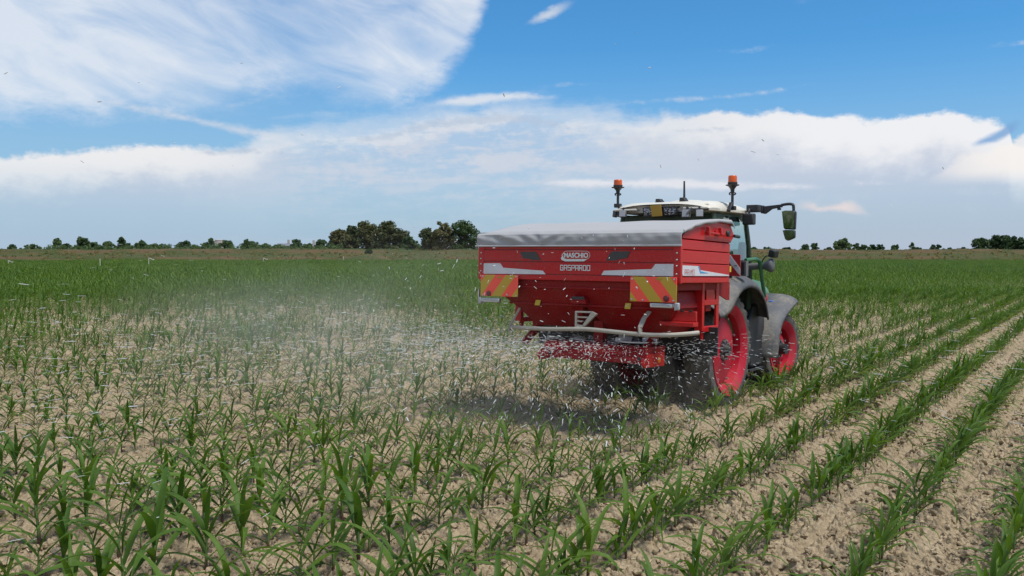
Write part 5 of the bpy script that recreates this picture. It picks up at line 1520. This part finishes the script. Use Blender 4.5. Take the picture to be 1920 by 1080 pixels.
def shown(g):
    x, y, z = proj(g[0])
    if z < 0.5 or not (4 < x < 1916 and 4 < y < 1076): return 0
    if g[0].y > 9.3 and -6.9 < g[0].x < -3.9: return 0
    return g[2]*g[3]/z/z
order = sorted(range(len(G)), key=lambda i: -shown(G[i]))
solo = [i for i in order[:300] if shown(G[i]) > 0]
base_g = raw_mesh('fertiliser_granule', [grain(1.0, 1.0)], [GRANULE])
def where(p):
    x, y, z = proj(p)
    if y < 462 and not (895 < x < 1380 and y > 405): return 'flying high against the sky'
    if 895 < x < 1375 and y < 600: return 'flying in front of the red hopper'
    if 940 < x < 1345 and y < 760: return 'flying past the dark underside of the spreader'
    if x > 1345: return 'flying over the maize on the wheel side'
    if y < 600: return 'flying over the far maize left of the spreader'
    return 'flying low over the nearer maize left of the spreader' if x < 940 else 'falling to the maize behind the spreader'
SIZES = ((0, 'large'), (100, 'middling'), (200, 'small'))
for n, i in enumerate(solo):
    p, v, L, d = G[i]
    o = bpy.data.objects.new('fertiliser_granule', base_g); COL.objects.link(o)
    o.location = p; o.rotation_euler = v.to_track_quat('Z', 'Y').to_euler(); o.scale = (d, d, L)
    tag(o, 'white fertiliser granule ' + where(p), 'granule', 'white fertiliser granules ' + where(p))
so = set(solo)
b = MB(); g0 = grain(1.0, 1.0)
for i, (p, v, L, d) in enumerate(G):
    if i in so: continue
    q = v.to_track_quat('Z', 'Y').to_matrix()
    b.raw([q @ Vector((a[0]*d, a[1]*d, a[2]*L)) + p for a in g0.v], g0.f)
sp_ = b.build('fertiliser_spray', GRANULE, smooth=60, fix=False)
tag(sp_, 'fine white fertiliser spray thrown out from the spreading discs', None, None, 'stuff')
print('granules', len(G), len(solo))

# ------------------------------------------------------------------ dust in the air beside and behind the machine
def dust(c, rad, dens, seed, col=(0.90, 0.90, 0.87), name='dust_cloud', label=None, rotz=0.0):
    bm = bmesh.new(); bmesh.ops.create_icosphere(bm, subdivisions=4, radius=1.0)
    me = bpy.data.meshes.new(name); bm.to_mesh(me); bm.free()
    o = bpy.data.objects.new(name, me); COL.objects.link(o)
    o.location = c; o.scale = rad; o.rotation_euler = (0, 0, rotz)
    m, t, out = material(name)
    tc = t.new('ShaderNodeTexCoord').outputs['Object']
    l = t.vm('LENGTH', tc)
    f = t.m('POWER', t.m('SUBTRACT', 1.0, l, clamp=True), 1.4)
    n = t.noise(t.vm('MULTIPLY', t.vm('ADD', tc, (seed, 0.0, 0.0)), (1.0, 1.0, 0.6)), 3.0, 5, 0.6, 0.8)
    v = t.new('ShaderNodeVolumePrincipled')
    v.inputs['Color'].default_value = (*col, 1); v.inputs['Anisotropy'].default_value = 0.25
    t.l.new(t.m('MULTIPLY', t.m('MULTIPLY', f, t.ss(n, 0.38, 0.68)), dens), v.inputs['Density'])
    t.l.new(v.outputs[0], out.inputs['Volume'])
    me.materials.append(m)
    return tag(o, label, None, None, 'stuff')
dust((-9.0, 8.5, 1.0), (5.0, 3.6, 1.7), 0.16, 1.0, label='pale fertiliser dust drifting left of the spreader')
dust((-6.2, 7.9, 0.35), (2.6, 1.7, 0.8), 0.12, 5.0, (0.86, 0.83, 0.79), label='grey soil dust rising behind the spreader')
dust((-4.6, 10.4, 0.3), (1.1, 1.6, 0.7), 0.22, 9.0, (0.86, 0.83, 0.79), label='grey soil dust kicked up by the rear wheel')
